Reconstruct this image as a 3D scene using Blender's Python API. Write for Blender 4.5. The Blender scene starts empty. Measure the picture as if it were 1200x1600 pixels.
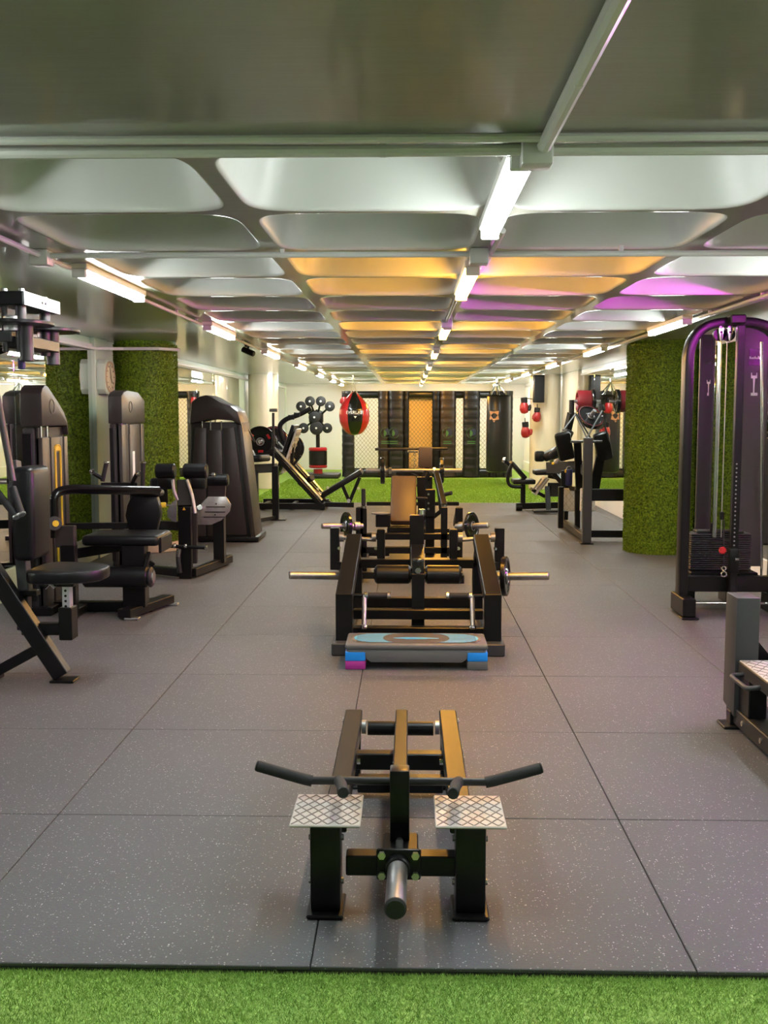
import bpy, bmesh, math, random
from mathutils import Vector, Matrix
random.seed(7)
sc = bpy.context.scene
COL = sc.collection
V = Vector
PI = math.pi

# ------------------------------------------------------------------ camera
F_PX, CAM_H, CAM_Y = 1610.0, 1.43, 0.137
PITCH = math.atan((800 - 646) / F_PX)
YAW = math.atan(38 / F_PX * math.cos(PITCH))
cam_d = bpy.data.cameras.new('camera')
cam_d.sensor_fit = 'VERTICAL'; cam_d.sensor_height = 36.0; cam_d.sensor_width = 27.0
cam_d.lens = 36.0 * F_PX / 1600.0
cam_d.clip_start = 0.05; cam_d.clip_end = 200
cam = bpy.data.objects.new('camera', cam_d); COL.objects.link(cam)
cam.location = (0, CAM_Y, CAM_H)
cam.rotation_euler = (PI / 2 - PITCH, 0, YAW)
sc.camera = cam
CAM_R = cam.rotation_euler.to_matrix()
CAM_P = V(cam.location)

# ------------------------------------------------------------------ world and exposure
w = bpy.data.worlds.new('world'); sc.world = w; w.use_nodes = True
w.node_tree.nodes['Background'].inputs[0].default_value = (0.9, 0.95, 1.0, 1)
w.node_tree.nodes['Background'].inputs[1].default_value = 0.02
sc.view_settings.view_transform = 'Standard'
sc.view_settings.look = 'None'
sc.view_settings.gamma = 1.0
sc.view_settings.use_curve_mapping = False
sc.view_settings.exposure = 2.45
LAMP_WHITE, LAMP_WARM, LAMP_PINK = 18.0, 33.0, 150.0      # radiance of the tubes
CEIL = 2.166
XL, XR, YB, YF = -3.1, 2.95, -6.0, 26.4                   # walls


def ray(px, py):
    return CAM_R @ V(((px - 600) / F_PX, (800 - py) / F_PX, -1.0))
def at(px, py, y):            # point on the plane Y = y
    r = ray(px, py); return CAM_P + r * ((y - CAM_P.y) / r.y)
def atz(px, py, z=0.0):       # point on the plane Z = z
    r = ray(px, py); return CAM_P + r * ((z - CAM_P.z) / r.z)
def atx(px, py, x):           # point on the plane X = x
    r = ray(px, py); return CAM_P + r * ((x - CAM_P.x) / r.x)

# ------------------------------------------------------------------ materials
MAT = {}
def mat(name, color, rough=0.5, metal=0.0, spec=0.5, coat=0.0, emit=None, estr=0.0, bump=0.0, bscale=60.0, var=0.0, vscale=4.0, trans=0.0):
    m = bpy.data.materials.new(name); m.use_nodes = True
    nt = m.node_tree; b = nt.nodes['Principled BSDF']
    b.inputs['Base Color'].default_value = (*color, 1)
    b.inputs['Roughness'].default_value = rough
    b.inputs['Metallic'].default_value = metal
    b.inputs['Specular IOR Level'].default_value = spec
    if coat:
        b.inputs['Coat Weight'].default_value = coat; b.inputs['Coat Roughness'].default_value = 0.12
    if trans:
        b.inputs['Transmission Weight'].default_value = trans
    if emit:
        b.inputs['Emission Color'].default_value = (*emit, 1); b.inputs['Emission Strength'].default_value = estr
    if var or bump:
        tc = nt.nodes.new('ShaderNodeTexCoord')
    if var:
        n = nt.nodes.new('ShaderNodeTexNoise'); n.inputs['Scale'].default_value = vscale; n.inputs['Detail'].default_value = 4
        nt.links.new(tc.outputs['Object'], n.inputs['Vector'])
        mx = nt.nodes.new('ShaderNodeMix'); mx.data_type = 'RGBA'
        mx.inputs[6].default_value = (*[c * (1 - var) for c in color], 1)
        mx.inputs[7].default_value = (*[min(1, c * (1 + var)) for c in color], 1)
        nt.links.new(n.outputs['Fac'], mx.inputs[0]); nt.links.new(mx.outputs[2], b.inputs['Base Color'])
    if bump:
        n2 = nt.nodes.new('ShaderNodeTexNoise'); n2.inputs['Scale'].default_value = bscale; n2.inputs['Detail'].default_value = 3
        nt.links.new(tc.outputs['Object'], n2.inputs['Vector'])
        bp = nt.nodes.new('ShaderNodeBump'); bp.inputs['Strength'].default_value = bump; bp.inputs['Distance'].default_value = 0.004
        nt.links.new(n2.outputs['Fac'], bp.inputs['Height']); nt.links.new(bp.outputs['Normal'], b.inputs['Normal'])
    MAT[name] = m
    return m
mat('black', (0.004, 0.004, 0.005), 0.34, spec=0.32, bump=0.03, bscale=400)
mat('black_gloss', (0.005, 0.005, 0.006), 0.22, coat=0.3)
mat('charcoal', (0.016, 0.016, 0.018), 0.45, bump=0.03, bscale=300)
mat('shroud', (0.027, 0.0235, 0.0225), 0.40, bump=0.02, bscale=300)
mat('panel_grey', (0.055, 0.051, 0.050), 0.45)
mat('stack_grey', (0.040, 0.038, 0.043), 0.4)
mat('shroud_dark', (0.012, 0.012, 0.013), 0.5)
mat('grey_metal', (0.040, 0.042, 0.046), 0.42)
mat('vinyl', (0.0055, 0.006, 0.0075), 0.34, spec=0.32, bump=0.15, bscale=220)
mat('vinyl_tan_sheen', (0.085, 0.056, 0.036), 0.46, bump=0.1, bscale=220)  # warm reflection on the back board put into the base colour
mat('grip', (0.014, 0.015, 0.017), 0.7, bump=0.3, bscale=500)
mat('chrome', (0.78, 0.78, 0.78), 0.16, 1.0)
mat('steel', (0.40, 0.40, 0.41), 0.42, 1.0, var=0.35, vscale=25)
mat('silver', (0.62, 0.63, 0.65), 0.35, 0.6)
mat('zinc', (0.55, 0.56, 0.42), 0.3, 0.9)
mat('tread', (0.55, 0.52, 0.50), 0.45, 0.15, var=0.15, vscale=30)
mat('tread_line', (0.26, 0.23, 0.215), 0.5)
mat('tread_dark', (0.33, 0.33, 0.32), 0.25, 0.5, var=0.35, vscale=14)
mat('yellow', (0.75, 0.52, 0.03), 0.45)
mat('red', (0.42, 0.010, 0.014), 0.30, coat=0.3, bump=0.05, bscale=40)
mat('red_dark', (0.13, 0.006, 0.010), 0.4)
mat('blue', (0.01, 0.29, 0.95), 0.4)
mat('cyan', (0.07, 0.45, 0.80), 0.45)
mat('magenta', (0.42, 0.03, 0.30), 0.45)
mat('step_grey', (0.13, 0.13, 0.135), 0.5, bump=0.1, bscale=200)
mat('step_tan', (0.17, 0.145, 0.13), 0.5)
mat('white_print', (0.75, 0.75, 0.75), 0.5)
mat('glove_red', (0.26, 0.006, 0.009), 0.35)
mat('tan_glow_board', (0.86, 0.60, 0.26), 0.55)
mat('ridge_light', (0.45, 0.43, 0.41), 0.5)
mat('orange_print', (0.75, 0.38, 0.22), 0.5)
mat('white', (0.78, 0.79, 0.76), 0.4)
mat('cream', (0.66, 0.60, 0.48), 0.22, coat=0.4, var=0.05, vscale=1.5)
mat('wall_paint', (0.80, 0.80, 0.77), 0.45, var=0.04, vscale=1.0)
mat('mint', (0.42, 0.50, 0.40), 0.35, var=0.05, vscale=2)
mat('pipe', (0.58, 0.58, 0.56), 0.28, coat=0.3)
mat('pipe_dark', (0.22, 0.22, 0.21), 0.3, coat=0.3)
mat('mirror', (0.70, 0.74, 0.72), 0.015, 1.0)
mat('mirror_edge', (0.35, 0.40, 0.38), 0.3)
mat('wood', (0.40, 0.30, 0.19), 0.5, var=0.25, vscale=6)
mat('clock_face', (0.62, 0.55, 0.38), 0.3)
mat('navy', (0.01, 0.016, 0.10), 0.5)
mat('green_print', (0.05, 0.15, 0.04), 0.6)
mat('blue_print', (0.015, 0.022, 0.06), 0.6)
mat('rope', (0.6, 0.58, 0.5), 0.7)
mat('leather', (0.010, 0.010, 0.011), 0.32, bump=0.5, bscale=9)
mat('leather_brown', (0.030, 0.019, 0.011), 0.34, bump=0.5, bscale=9)
mat('wire', (0.03, 0.03, 0.03), 0.5)
mat('tube_white', (0.9, 0.9, 0.9), 0.5, emit=(0.93, 1.0, 0.98), estr=LAMP_WHITE)
mat('tube_bright', (0.9, 0.9, 0.9), 0.5, emit=(0.97, 1.0, 0.97), estr=LAMP_WHITE * 1.25)
mat('tube_warm', (0.9, 0.9, 0.9), 0.5, emit=(1.0, 0.46, 0.06), estr=LAMP_WARM)
mat('tube_pink', (0.9, 0.9, 0.9), 0.5, emit=(1.0, 0.04, 0.95), estr=LAMP_PINK)

def rubber_material():
    m = bpy.data.materials.new('rubber_floor'); m.use_nodes = True
    nt = m.node_tree; L = nt.links; b = nt.nodes['Principled BSDF']
    tc = nt.nodes.new('ShaderNodeTexCoord')
    g = nt.nodes.new('ShaderNodeNewGeometry')
    n = nt.nodes.new('ShaderNodeTexNoise'); n.inputs['Scale'].default_value = 1.3; n.inputs['Detail'].default_value = 5
    L.new(g.outputs['Position'], n.inputs['Vector'])
    base = nt.nodes.new('ShaderNodeMix'); base.data_type = 'RGBA'
    base.inputs[6].default_value = (0.102, 0.104, 0.110, 1); base.inputs[7].default_value = (0.145, 0.148, 0.155, 1)
    L.new(n.outputs['Fac'], base.inputs[0])
    fine = nt.nodes.new('ShaderNodeTexNoise'); fine.inputs['Scale'].default_value = 140; fine.inputs['Detail'].default_value = 2
    L.new(g.outputs['Position'], fine.inputs['Vector'])
    fm = nt.nodes.new('ShaderNodeMix'); fm.data_type = 'RGBA'; fm.blend_type = 'MULTIPLY'; fm.inputs[0].default_value = 0.45
    L.new(base.outputs[2], fm.inputs[6]); L.new(fine.outputs['Color'], fm.inputs[7])
    # pale rubber specks: small irregular flecks in a cell pattern
    v = nt.nodes.new('ShaderNodeTexVoronoi'); v.inputs['Scale'].default_value = 125
    nd = nt.nodes.new('ShaderNodeTexNoise'); nd.inputs['Scale'].default_value = 220
    L.new(g.outputs['Position'], nd.inputs['Vector'])
    add = nt.nodes.new('ShaderNodeVectorMath'); add.operation = 'MULTIPLY_ADD'; add.inputs[1].default_value = (0.008, 0.008, 0.0)
    L.new(nd.outputs['Color'], add.inputs[0]); L.new(g.outputs['Position'], add.inputs[2]); L.new(add.outputs[0], v.inputs['Vector'])
    sep = nt.nodes.new('ShaderNodeSeparateColor'); L.new(v.outputs['Color'], sep.inputs[0])
    th = nt.nodes.new('ShaderNodeMath'); th.operation = 'GREATER_THAN'; th.inputs[1].default_value = 0.60
    L.new(sep.outputs[0], th.inputs[0])
    ds = nt.nodes.new('ShaderNodeMath'); ds.operation = 'LESS_THAN'; ds.inputs[1].default_value = 0.24
    L.new(v.outputs['Distance'], ds.inputs[0])
    mu = nt.nodes.new('ShaderNodeMath'); mu.operation = 'MULTIPLY'; L.new(th.outputs[0], mu.inputs[0]); L.new(ds.outputs[0], mu.inputs[1])
    mu2 = nt.nodes.new('ShaderNodeMath'); mu2.operation = 'MULTIPLY'; L.new(mu.outputs[0], mu2.inputs[0]); L.new(sep.outputs[1], mu2.inputs[1])
    sp = nt.nodes.new('ShaderNodeMix'); sp.data_type = 'RGBA'; sp.inputs[7].default_value = (0.55, 0.55, 0.55, 1)
    L.new(mu2.outputs[0], sp.inputs[0]); L.new(fm.outputs[2], sp.inputs[6]); L.new(sp.outputs[2], b.inputs['Base Color'])
    b.inputs['Roughness'].default_value = 0.55; b.inputs['Specular IOR Level'].default_value = 0.4
    bp = nt.nodes.new('ShaderNodeBump'); bp.inputs['Strength'].default_value = 0.35; bp.inputs['Distance'].default_value = 0.003
    L.new(fine.outputs['Fac'], bp.inputs['Height']); L.new(bp.outputs['Normal'], b.inputs['Normal'])
    MAT['rubber_floor'] = m
rubber_material()

def turf_material(name, c1, c2, scale, bump):
    m = bpy.data.materials.new(name); m.use_nodes = True
    nt = m.node_tree; L = nt.links; b = nt.nodes['Principled BSDF']
    g = nt.nodes.new('ShaderNodeNewGeometry')
    n = nt.nodes.new('ShaderNodeTexNoise'); n.inputs['Scale'].default_value = scale; n.inputs['Detail'].default_value = 3; n.inputs['Roughness'].default_value = 0.7
    L.new(g.outputs['Position'], n.inputs['Vector'])
    cr = nt.nodes.new('ShaderNodeValToRGB'); cr.color_ramp.elements[0].position = 0.35; cr.color_ramp.elements[1].position = 0.68
    cr.color_ramp.elements[0].color = (*c1, 1); cr.color_ramp.elements[1].color = (*c2, 1)
    L.new(n.outputs['Fac'], cr.inputs[0]); L.new(cr.outputs[0], b.inputs['Base Color'])
    b.inputs['Roughness'].default_value = 0.6; b.inputs['Specular IOR Level'].default_value = 0.25
    bp = nt.nodes.new('ShaderNodeBump'); bp.inputs['Strength'].default_value = bump; bp.inputs['Distance'].default_value = 0.02
    L.new(n.outputs['Fac'], bp.inputs['Height']); L.new(bp.outputs['Normal'], b.inputs['Normal'])
    MAT[name] = m
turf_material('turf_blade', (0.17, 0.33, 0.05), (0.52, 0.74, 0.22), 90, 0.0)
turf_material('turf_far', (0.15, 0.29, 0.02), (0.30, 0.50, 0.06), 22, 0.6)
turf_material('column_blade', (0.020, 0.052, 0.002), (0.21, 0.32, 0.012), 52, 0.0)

def ceiling_material(name, c1, c2, rough, coat):
    m = bpy.data.materials.new(name); m.use_nodes = True
    nt = m.node_tree; L = nt.links; b = nt.nodes['Principled BSDF']
    g = nt.nodes.new('ShaderNodeNewGeometry')
    mp = nt.nodes.new('ShaderNodeMapping'); mp.inputs['Scale'].default_value = (0.5, 3.0, 1.0)
    L.new(g.outputs['Position'], mp.inputs['Vector'])
    n = nt.nodes.new('ShaderNodeTexNoise'); n.inputs['Scale'].default_value = 2.0; n.inputs['Detail'].default_value = 5
    L.new(mp.outputs[0], n.inputs['Vector'])
    mx = nt.nodes.new('ShaderNodeMix'); mx.data_type = 'RGBA'
    mx.inputs[6].default_value = (*c1, 1); mx.inputs[7].default_value = (*c2, 1)
    L.new(n.outputs['Fac'], mx.inputs[0]); L.new(mx.outputs[2], b.inputs['Base Color'])
    b.inputs['Roughness'].default_value = rough; b.inputs['Specular IOR Level'].default_value = 0.5
    b.inputs['Coat Weight'].default_value = coat; b.inputs['Coat Roughness'].default_value = 0.09
    bp = nt.nodes.new('ShaderNodeBump'); bp.inputs['Strength'].default_value = 0.10; bp.inputs['Distance'].default_value = 0.01
    n2 = nt.nodes.new('ShaderNodeTexNoise'); n2.inputs['Scale'].default_value = 9.0; n2.inputs['Detail'].default_value = 2
    L.new(mp.outputs[0], n2.inputs['Vector'])
    L.new(n2.outputs['Fac'], bp.inputs['Height']); L.new(bp.outputs['Normal'], b.inputs['Normal'])
    MAT[name] = m
ceiling_material('ceiling_paint', (0.225, 0.225, 0.185), (0.275, 0.275, 0.23), 0.32, 0.7)
ceiling_material('coffer_paint', (0.47, 0.48, 0.45), (0.53, 0.54, 0.51), 0.36, 0.3)

# ------------------------------------------------------------------ mesh helpers
def frame(d, up=V((0, 0, 1))):
    d = V(d).normalized(); up = V(up)
    if abs(d.dot(up.normalized())) > 0.98:
        up = V((0, 1, 0)) if abs(d.y) < 0.9 else V((1, 0, 0))
    s = d.cross(up).normalized(); u = s.cross(d).normalized()
    return s, u, d

def fillet(pts, r, n=5):
    pts = [V(p) for p in pts]; out = [pts[0]]
    for i in range(1, len(pts) - 1):
        a, b, c = pts[i - 1], pts[i], pts[i + 1]
        u, v = (a - b), (c - b); rr = min(r, u.length * 0.48, v.length * 0.48)
        p, q = b + u.normalized() * rr, b + v.normalized() * rr
        for k in range(n + 1):
            t = k / n; out.append(p * (1 - t) ** 2 + b * 2 * t * (1 - t) + q * t * t)
    out.append(pts[-1]); return out

def circle(r, n=12):
    return [(r * math.cos(2 * PI * i / n), r * math.sin(2 * PI * i / n)) for i in range(n)]
def rrect(w, h, r, n=3):
    o = []
    for cx, cy, a0 in ((w / 2 - r, h / 2 - r, 0), (-w / 2 + r, h / 2 - r, PI / 2), (-w / 2 + r, -h / 2 + r, PI), (w / 2 - r, -h / 2 + r, 1.5 * PI)):
        for k in range(n + 1):
            a = a0 + PI / 2 * k / n; o.append((cx + r * math.cos(a), cy + r * math.sin(a)))
    return o

class M:
    """collects shapes; build() links them as one mesh object"""
    def __init__(s): s.v = []; s.f = []
    def add(s, vs, fs):
        o = len(s.v); s.v += [V(p) for p in vs]; s.f += [tuple(i + o for i in f) for f in fs]; return s
    def addbm(s, bm, mtx=None):
        bm.verts.ensure_lookup_table(); bm.verts.index_update()
        vs = [(mtx @ v.co) if mtx else v.co.copy() for v in bm.verts]
        s.add(vs, [[v.index for v in f.verts] for f in bm.faces]); bm.free(); return s
    def box(s, c, size, r=0.004, seg=1, rot=None):
        bm = bmesh.new(); bmesh.ops.create_cube(bm, size=1)
        for v in bm.verts: v.co = V((v.co.x * size[0], v.co.y * size[1], v.co.z * size[2]))
        r = min(r, min(size) * 0.49)
        if r > 0: bmesh.ops.bevel(bm, geom=list(bm.edges), offset=r, segments=seg, profile=0.5, affect='EDGES')
        mtx = Matrix.Translation(V(c))
        if rot is not None: mtx = mtx @ (rot.to_4x4() if isinstance(rot, Matrix) else Matrix.Rotation(rot, 4, 'Z'))
        return s.addbm(bm, mtx)
    def span(s, lo, hi, r=0.004, seg=1):
        lo, hi = V(lo), V(hi)
        return s.box((lo + hi) / 2, tuple(abs(a) for a in (hi - lo)), r, seg)
    def beam(s, p0, p1, wd, ht, up=(0, 0, 1), r=0.004, seg=1):
        p0, p1 = V(p0), V(p1); a, u, d = frame(p1 - p0, up)
        rot = Matrix((a, u, d)).transposed()
        return s.box((p0 + p1) / 2, (wd, ht, (p1 - p0).length), r, seg, rot)
    def sweep(s, pts, prof, up=(0, 0, 1), closed=False):
        pts = [V(p) for p in pts]; n = len(pts); k = len(prof); vs = []; u = None
        for i, p in enumerate(pts):
            if closed: d = pts[(i + 1) % n] - pts[i - 1]
            else: d = pts[min(i + 1, n - 1)] - pts[max(i - 1, 0)]
            if u is None: a, u, d = frame(d, up)
            else:
                d = d.normalized(); a = d.cross(u).normalized(); u = a.cross(d).normalized()
            vs += [p + a * x + u * y for x, y in prof]
        fs = []
        for i in range(n if closed else n - 1):
            j = (i + 1) % n
            for q in range(k):
                fs.append((i * k + q, i * k + (q + 1) % k, j * k + (q + 1) % k, j * k + q))
        if not closed:
            fs.append(tuple(range(k))[::-1]); fs.append(tuple((n - 1) * k + q for q in range(k)))
        return s.add(vs, fs)
    def tube(s, pts, r, n=10, fil=0.0):
        if fil: pts = fillet(pts, fil)
        return s.sweep(pts, circle(r, n))
    def cyl(s, p0, p1, r, r1=None, n=18, bev=0.0):
        p0, p1 = V(p0), V(p1); a, u, d = frame(p1 - p0); r1 = r if r1 is None else r1
        L = (p1 - p0).length; b = min(bev, L * 0.45, r * 0.9)
        st = [(0, r - b), (b, r), (L - b, r1), (L, r1 - b)] if b else [(0, r), (L, r1)]
        return s.lathe(p0, d, st, n)
    def lathe(s, o, axis, prof, n=24, cap=True):
        a, u, d = frame(axis); o = V(o); vs = []; fs = []
        for h, r in prof:
            for i in range(n):
                t = 2 * PI * i / n; vs.append(o + d * h + (a * math.cos(t) + u * math.sin(t)) * max(r, 1e-4))
        for j in range(len(prof) - 1):
            for i in range(n):
                k = (i + 1) % n; fs.append((j * n + i, j * n + k, (j + 1) * n + k, (j + 1) * n + i))
        if cap:
            fs.append(tuple(range(n))[::-1]); fs.append(tuple((len(prof) - 1) * n + i for i in range(n)))
        return s.add(vs, fs)
    def ring(s, o, axis, R, r, n=28, k=8):
        a, u, d = frame(axis); o = V(o)
        return s.sweep([o + (a * math.cos(2 * PI * i / n) + u * math.sin(2 * PI * i / n)) * R for i in range(n)], circle(r, k), up=d, closed=True)
    def prism(s, poly, depth, mtx, r=0.0):
        """poly in the XY plane of mtx, extruded by depth along its Z"""
        bm = bmesh.new()
        vs = [bm.verts.new((x, y, 0)) for x, y in poly]; f = bm.faces.new(vs)
        e = bmesh.ops.extrude_face_region(bm, geom=[f])
        for g in e['geom']:
            if isinstance(g, bmesh.types.BMVert): g.co.z += depth
        bmesh.ops.recalc_face_normals(bm, faces=bm.faces)
        if r: bmesh.ops.bevel(bm, geom=list(bm.edges), offset=r, segments=2, profile=0.5, affect='EDGES', clamp_overlap=True)
        return s.addbm(bm, mtx)
    def build(s, name, m, parent=None, smooth=32):
        off = OFF.get(parent.name, V((0, 0, 0))) if parent else V((0, 0, 0))
        me = bpy.data.meshes.new(name)
        me.from_pydata([tuple(p - off) for p in s.v], [], s.f)
        bm = bmesh.new(); bm.from_mesh(me); bmesh.ops.recalc_face_normals(bm, faces=bm.faces); bm.to_mesh(me); bm.free()
        if smooth:
            me.shade_smooth(); me.set_sharp_from_angle(angle=math.radians(smooth))
        me.materials.append(MAT[m] if isinstance(m, str) else m)
        o = bpy.data.objects.new(name, me); COL.objects.link(o)
        if parent:
            o.parent = parent; OFF[o.name] = off
        return o
OFF = {}
def Z(o, mx, my, mz=None):  # matrix from an origin and axes
    mx, my = V(mx).normalized(), V(my).normalized(); mz = mx.cross(my) if mz is None else V(mz)
    m = Matrix((mx, my, mz)).transposed().to_4x4(); m.translation = V(o); return m
def thing(name, label, cat, loc=(0, 0, 0), group=None):
    o = bpy.data.objects.new(name, None); COL.objects.link(o); o.location = loc; o.empty_display_size = 0.1
    o['label'] = label; o['category'] = cat
    if group: o['group'] = group
    OFF[o.name] = V(loc); return o
def tag(o, label, cat, group=None, kind=None):
    o['label'] = label; o['category'] = cat
    if group: o['group'] = group
    if kind: o['kind'] = kind
    return o
def structure(o, label=None):
    o['kind'] = 'structure'
    if label: o['label'] = label
    return o
def bolt(p, d, r, parent, m='chrome', h=None):
    h = h or r * 0.8
    return M().cyl(p, V(p) + V(d).normalized() * h, r, n=6).build('bolt', m, parent)
def text_geo(s, size):
    c = bpy.data.curves.new('lettering', 'FONT'); c.body = s; c.size = size; c.align_x = 'CENTER'; c.align_y = 'CENTER'; c.extrude = 0.0
    o = bpy.data.objects.new('lettering', c); me = o.to_mesh()
    vs = [v.co.copy() for v in me.vertices]; fs = [tuple(p.vertices) for p in me.polygons]
    o.to_mesh_clear(); bpy.data.objects.remove(o); bpy.data.curves.remove(c); return vs, fs

# ================================================================== the setting
TH = 0.012                                    # rubber tiles stand this proud of the turf
T0, NROW = 2.684, 14
floor = structure(M().span((XL - 0.1, YB, -0.10), (XR + 0.1, YF + 0.1, -0.035), 0).build('floor', 'charcoal', smooth=0))
tile_mesh = {}
M().span((XL, T0, -0.035), (XR, T0 + NROW, -TH), 0).build('underlay', 'charcoal', floor, smooth=0)
xs = [XL + 0.02, -2.252, -1.252, -0.252, 0.748, 1.748, 2.748, XR - 0.02]
for j in range(NROW):
    for i in range(len(xs) - 1):
        wd = xs[i + 1] - xs[i]; key = round(wd, 3)
        if key not in tile_mesh:
            o = M().box((0, 0, -TH / 2 - 0.0005), (wd - 0.0035, 0.9965, TH - 0.001), 0.002, 1).build('rubber_tile', 'rubber_floor', floor)
            tile_mesh[key] = o.data
        else:
            o = bpy.data.objects.new('rubber_tile', tile_mesh[key]); COL.objects.link(o); o.parent = floor
        o.location = ((xs[i] + xs[i + 1]) / 2, T0 + j + 0.5, random.uniform(-0.0006, 0.0004))
        o.rotation_euler.z = random.uniform(-0.0012, 0.0012)

def blades(name, place, n, h, wd, m, label, cat):
    vs = []; fs = []
    for _ in range(n):
        p, nn, t = place()
        a = random.uniform(0, 2 * PI); t2 = nn.cross(t); side = (t * math.cos(a) + t2 * math.sin(a)) * wd * random.uniform(0.6, 1.2)
        b = random.uniform(0, 2 * PI); lean = (t * math.cos(b) + t2 * math.sin(b)) * h * random.uniform(0.2, 0.9)
        o = len(vs); tip = p + nn * h * random.uniform(0.5, 1.1) + lean
        vs += [p - side, p + side, tip]; fs.append((o, o + 1, o + 2))
    me = bpy.data.meshes.new(name); me.from_pydata([tuple(v) for v in vs], [], fs); me.materials.append(MAT[m])
    o = bpy.data.objects.new(name, me); COL.objects.link(o)
    return tag(o, label, cat, kind='stuff') if label else o

ZT = -TH - 0.010
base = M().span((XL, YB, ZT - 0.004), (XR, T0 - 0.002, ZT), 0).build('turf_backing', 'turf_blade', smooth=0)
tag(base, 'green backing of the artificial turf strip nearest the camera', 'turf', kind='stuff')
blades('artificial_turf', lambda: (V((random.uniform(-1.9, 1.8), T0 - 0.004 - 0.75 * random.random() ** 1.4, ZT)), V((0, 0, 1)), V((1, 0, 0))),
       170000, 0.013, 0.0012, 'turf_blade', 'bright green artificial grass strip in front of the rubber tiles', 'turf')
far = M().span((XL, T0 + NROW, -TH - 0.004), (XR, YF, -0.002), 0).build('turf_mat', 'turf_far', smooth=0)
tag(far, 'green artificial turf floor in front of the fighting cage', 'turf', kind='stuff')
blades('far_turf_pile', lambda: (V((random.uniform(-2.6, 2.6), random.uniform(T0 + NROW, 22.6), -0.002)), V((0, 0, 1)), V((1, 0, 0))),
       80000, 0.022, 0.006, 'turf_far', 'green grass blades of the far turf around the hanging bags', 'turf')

# ---- walls
structure(M().span((XL - 0.1, YB, -0.1), (XL, YF, CEIL + 0.5), 0).build('wall_left', 'mint', smooth=0))
structure(M().span((XR, YB, -0.1), (XR + 0.1, YF, CEIL + 0.5), 0).build('wall_right', 'wall_paint', smooth=0))
structure(M().span((XL - 0.1, YF, -0.1), (XR + 0.1, YF + 0.1, CEIL + 0.5), 0).build('wall_far', 'wall_paint', smooth=0))
structure(M().span((XL - 0.1, YB - 0.1, -0.1), (XR + 0.1, YB, CEIL + 0.5), 0).build('wall_rear', 'wall_paint', smooth=0))
wl, wr = bpy.data.objects['wall_left'], bpy.data.objects['wall_right']
def mirrors(wall, x, s, y0, y1, n):
    for k in range(n):
        a = y0 + (y1 - y0) * k / n; b = y0 + (y1 - y0) * (k + 1) / n
        M().span((x, a + 0.002, 0.24), (x + s * 0.012, b - 0.002, CEIL - 0.09), 0.001).build('mirror_panel', 'mirror', wall, smooth=0)
mirrors(wl, XL, 1, 3.2, 10.2, 7)
mirrors(wl, XL, 1, 11.4, 19.0, 6)
mirrors(wl, XL, 1, 20.4, 26.0, 4)
mirrors(wr, XR, -1, 5.0, 17.9, 10)
structure(M().span((XL, 3.0, 0), (XL + 0.03, YF, 0.235), 0.004).build('baseboard_left', 'mint'))
structure(M().span((XR - 0.03, 3.0, 0), (XR, YF, 0.235), 0.004).build('baseboard_right', 'wall_paint'))
structure(M().span((XL, 3.0, CEIL - 0.088), (XL + 0.022, YF, CEIL - 0.06), 0.002).build('trim_1', 'pipe'))
structure(M().span((XR - 0.022, 3.0, CEIL - 0.088), (XR, YF, CEIL - 0.06), 0.002).build('trim_2', 'pipe'))
# far door in its frame
d1 = structure(M().span((2.38, YF - 0.02, 0), (2.86, YF - 0.001, 1.80), 0.004).build('door_1', 'white'))
M().span((2.33, YF - 0.04, 0), (2.38, YF - 0.001, 1.86), 0.004).build('door_frame', 'wall_paint', d1)
M().span((2.33, YF - 0.04, 1.80), (2.90, YF - 0.001, 1.86), 0.004).build('door_frame', 'wall_paint', d1)
M().box((2.44, YF - 0.05, 0.95), (0.02, 0.06, 0.12)).build('door_handle', 'chrome', d1)

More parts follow.
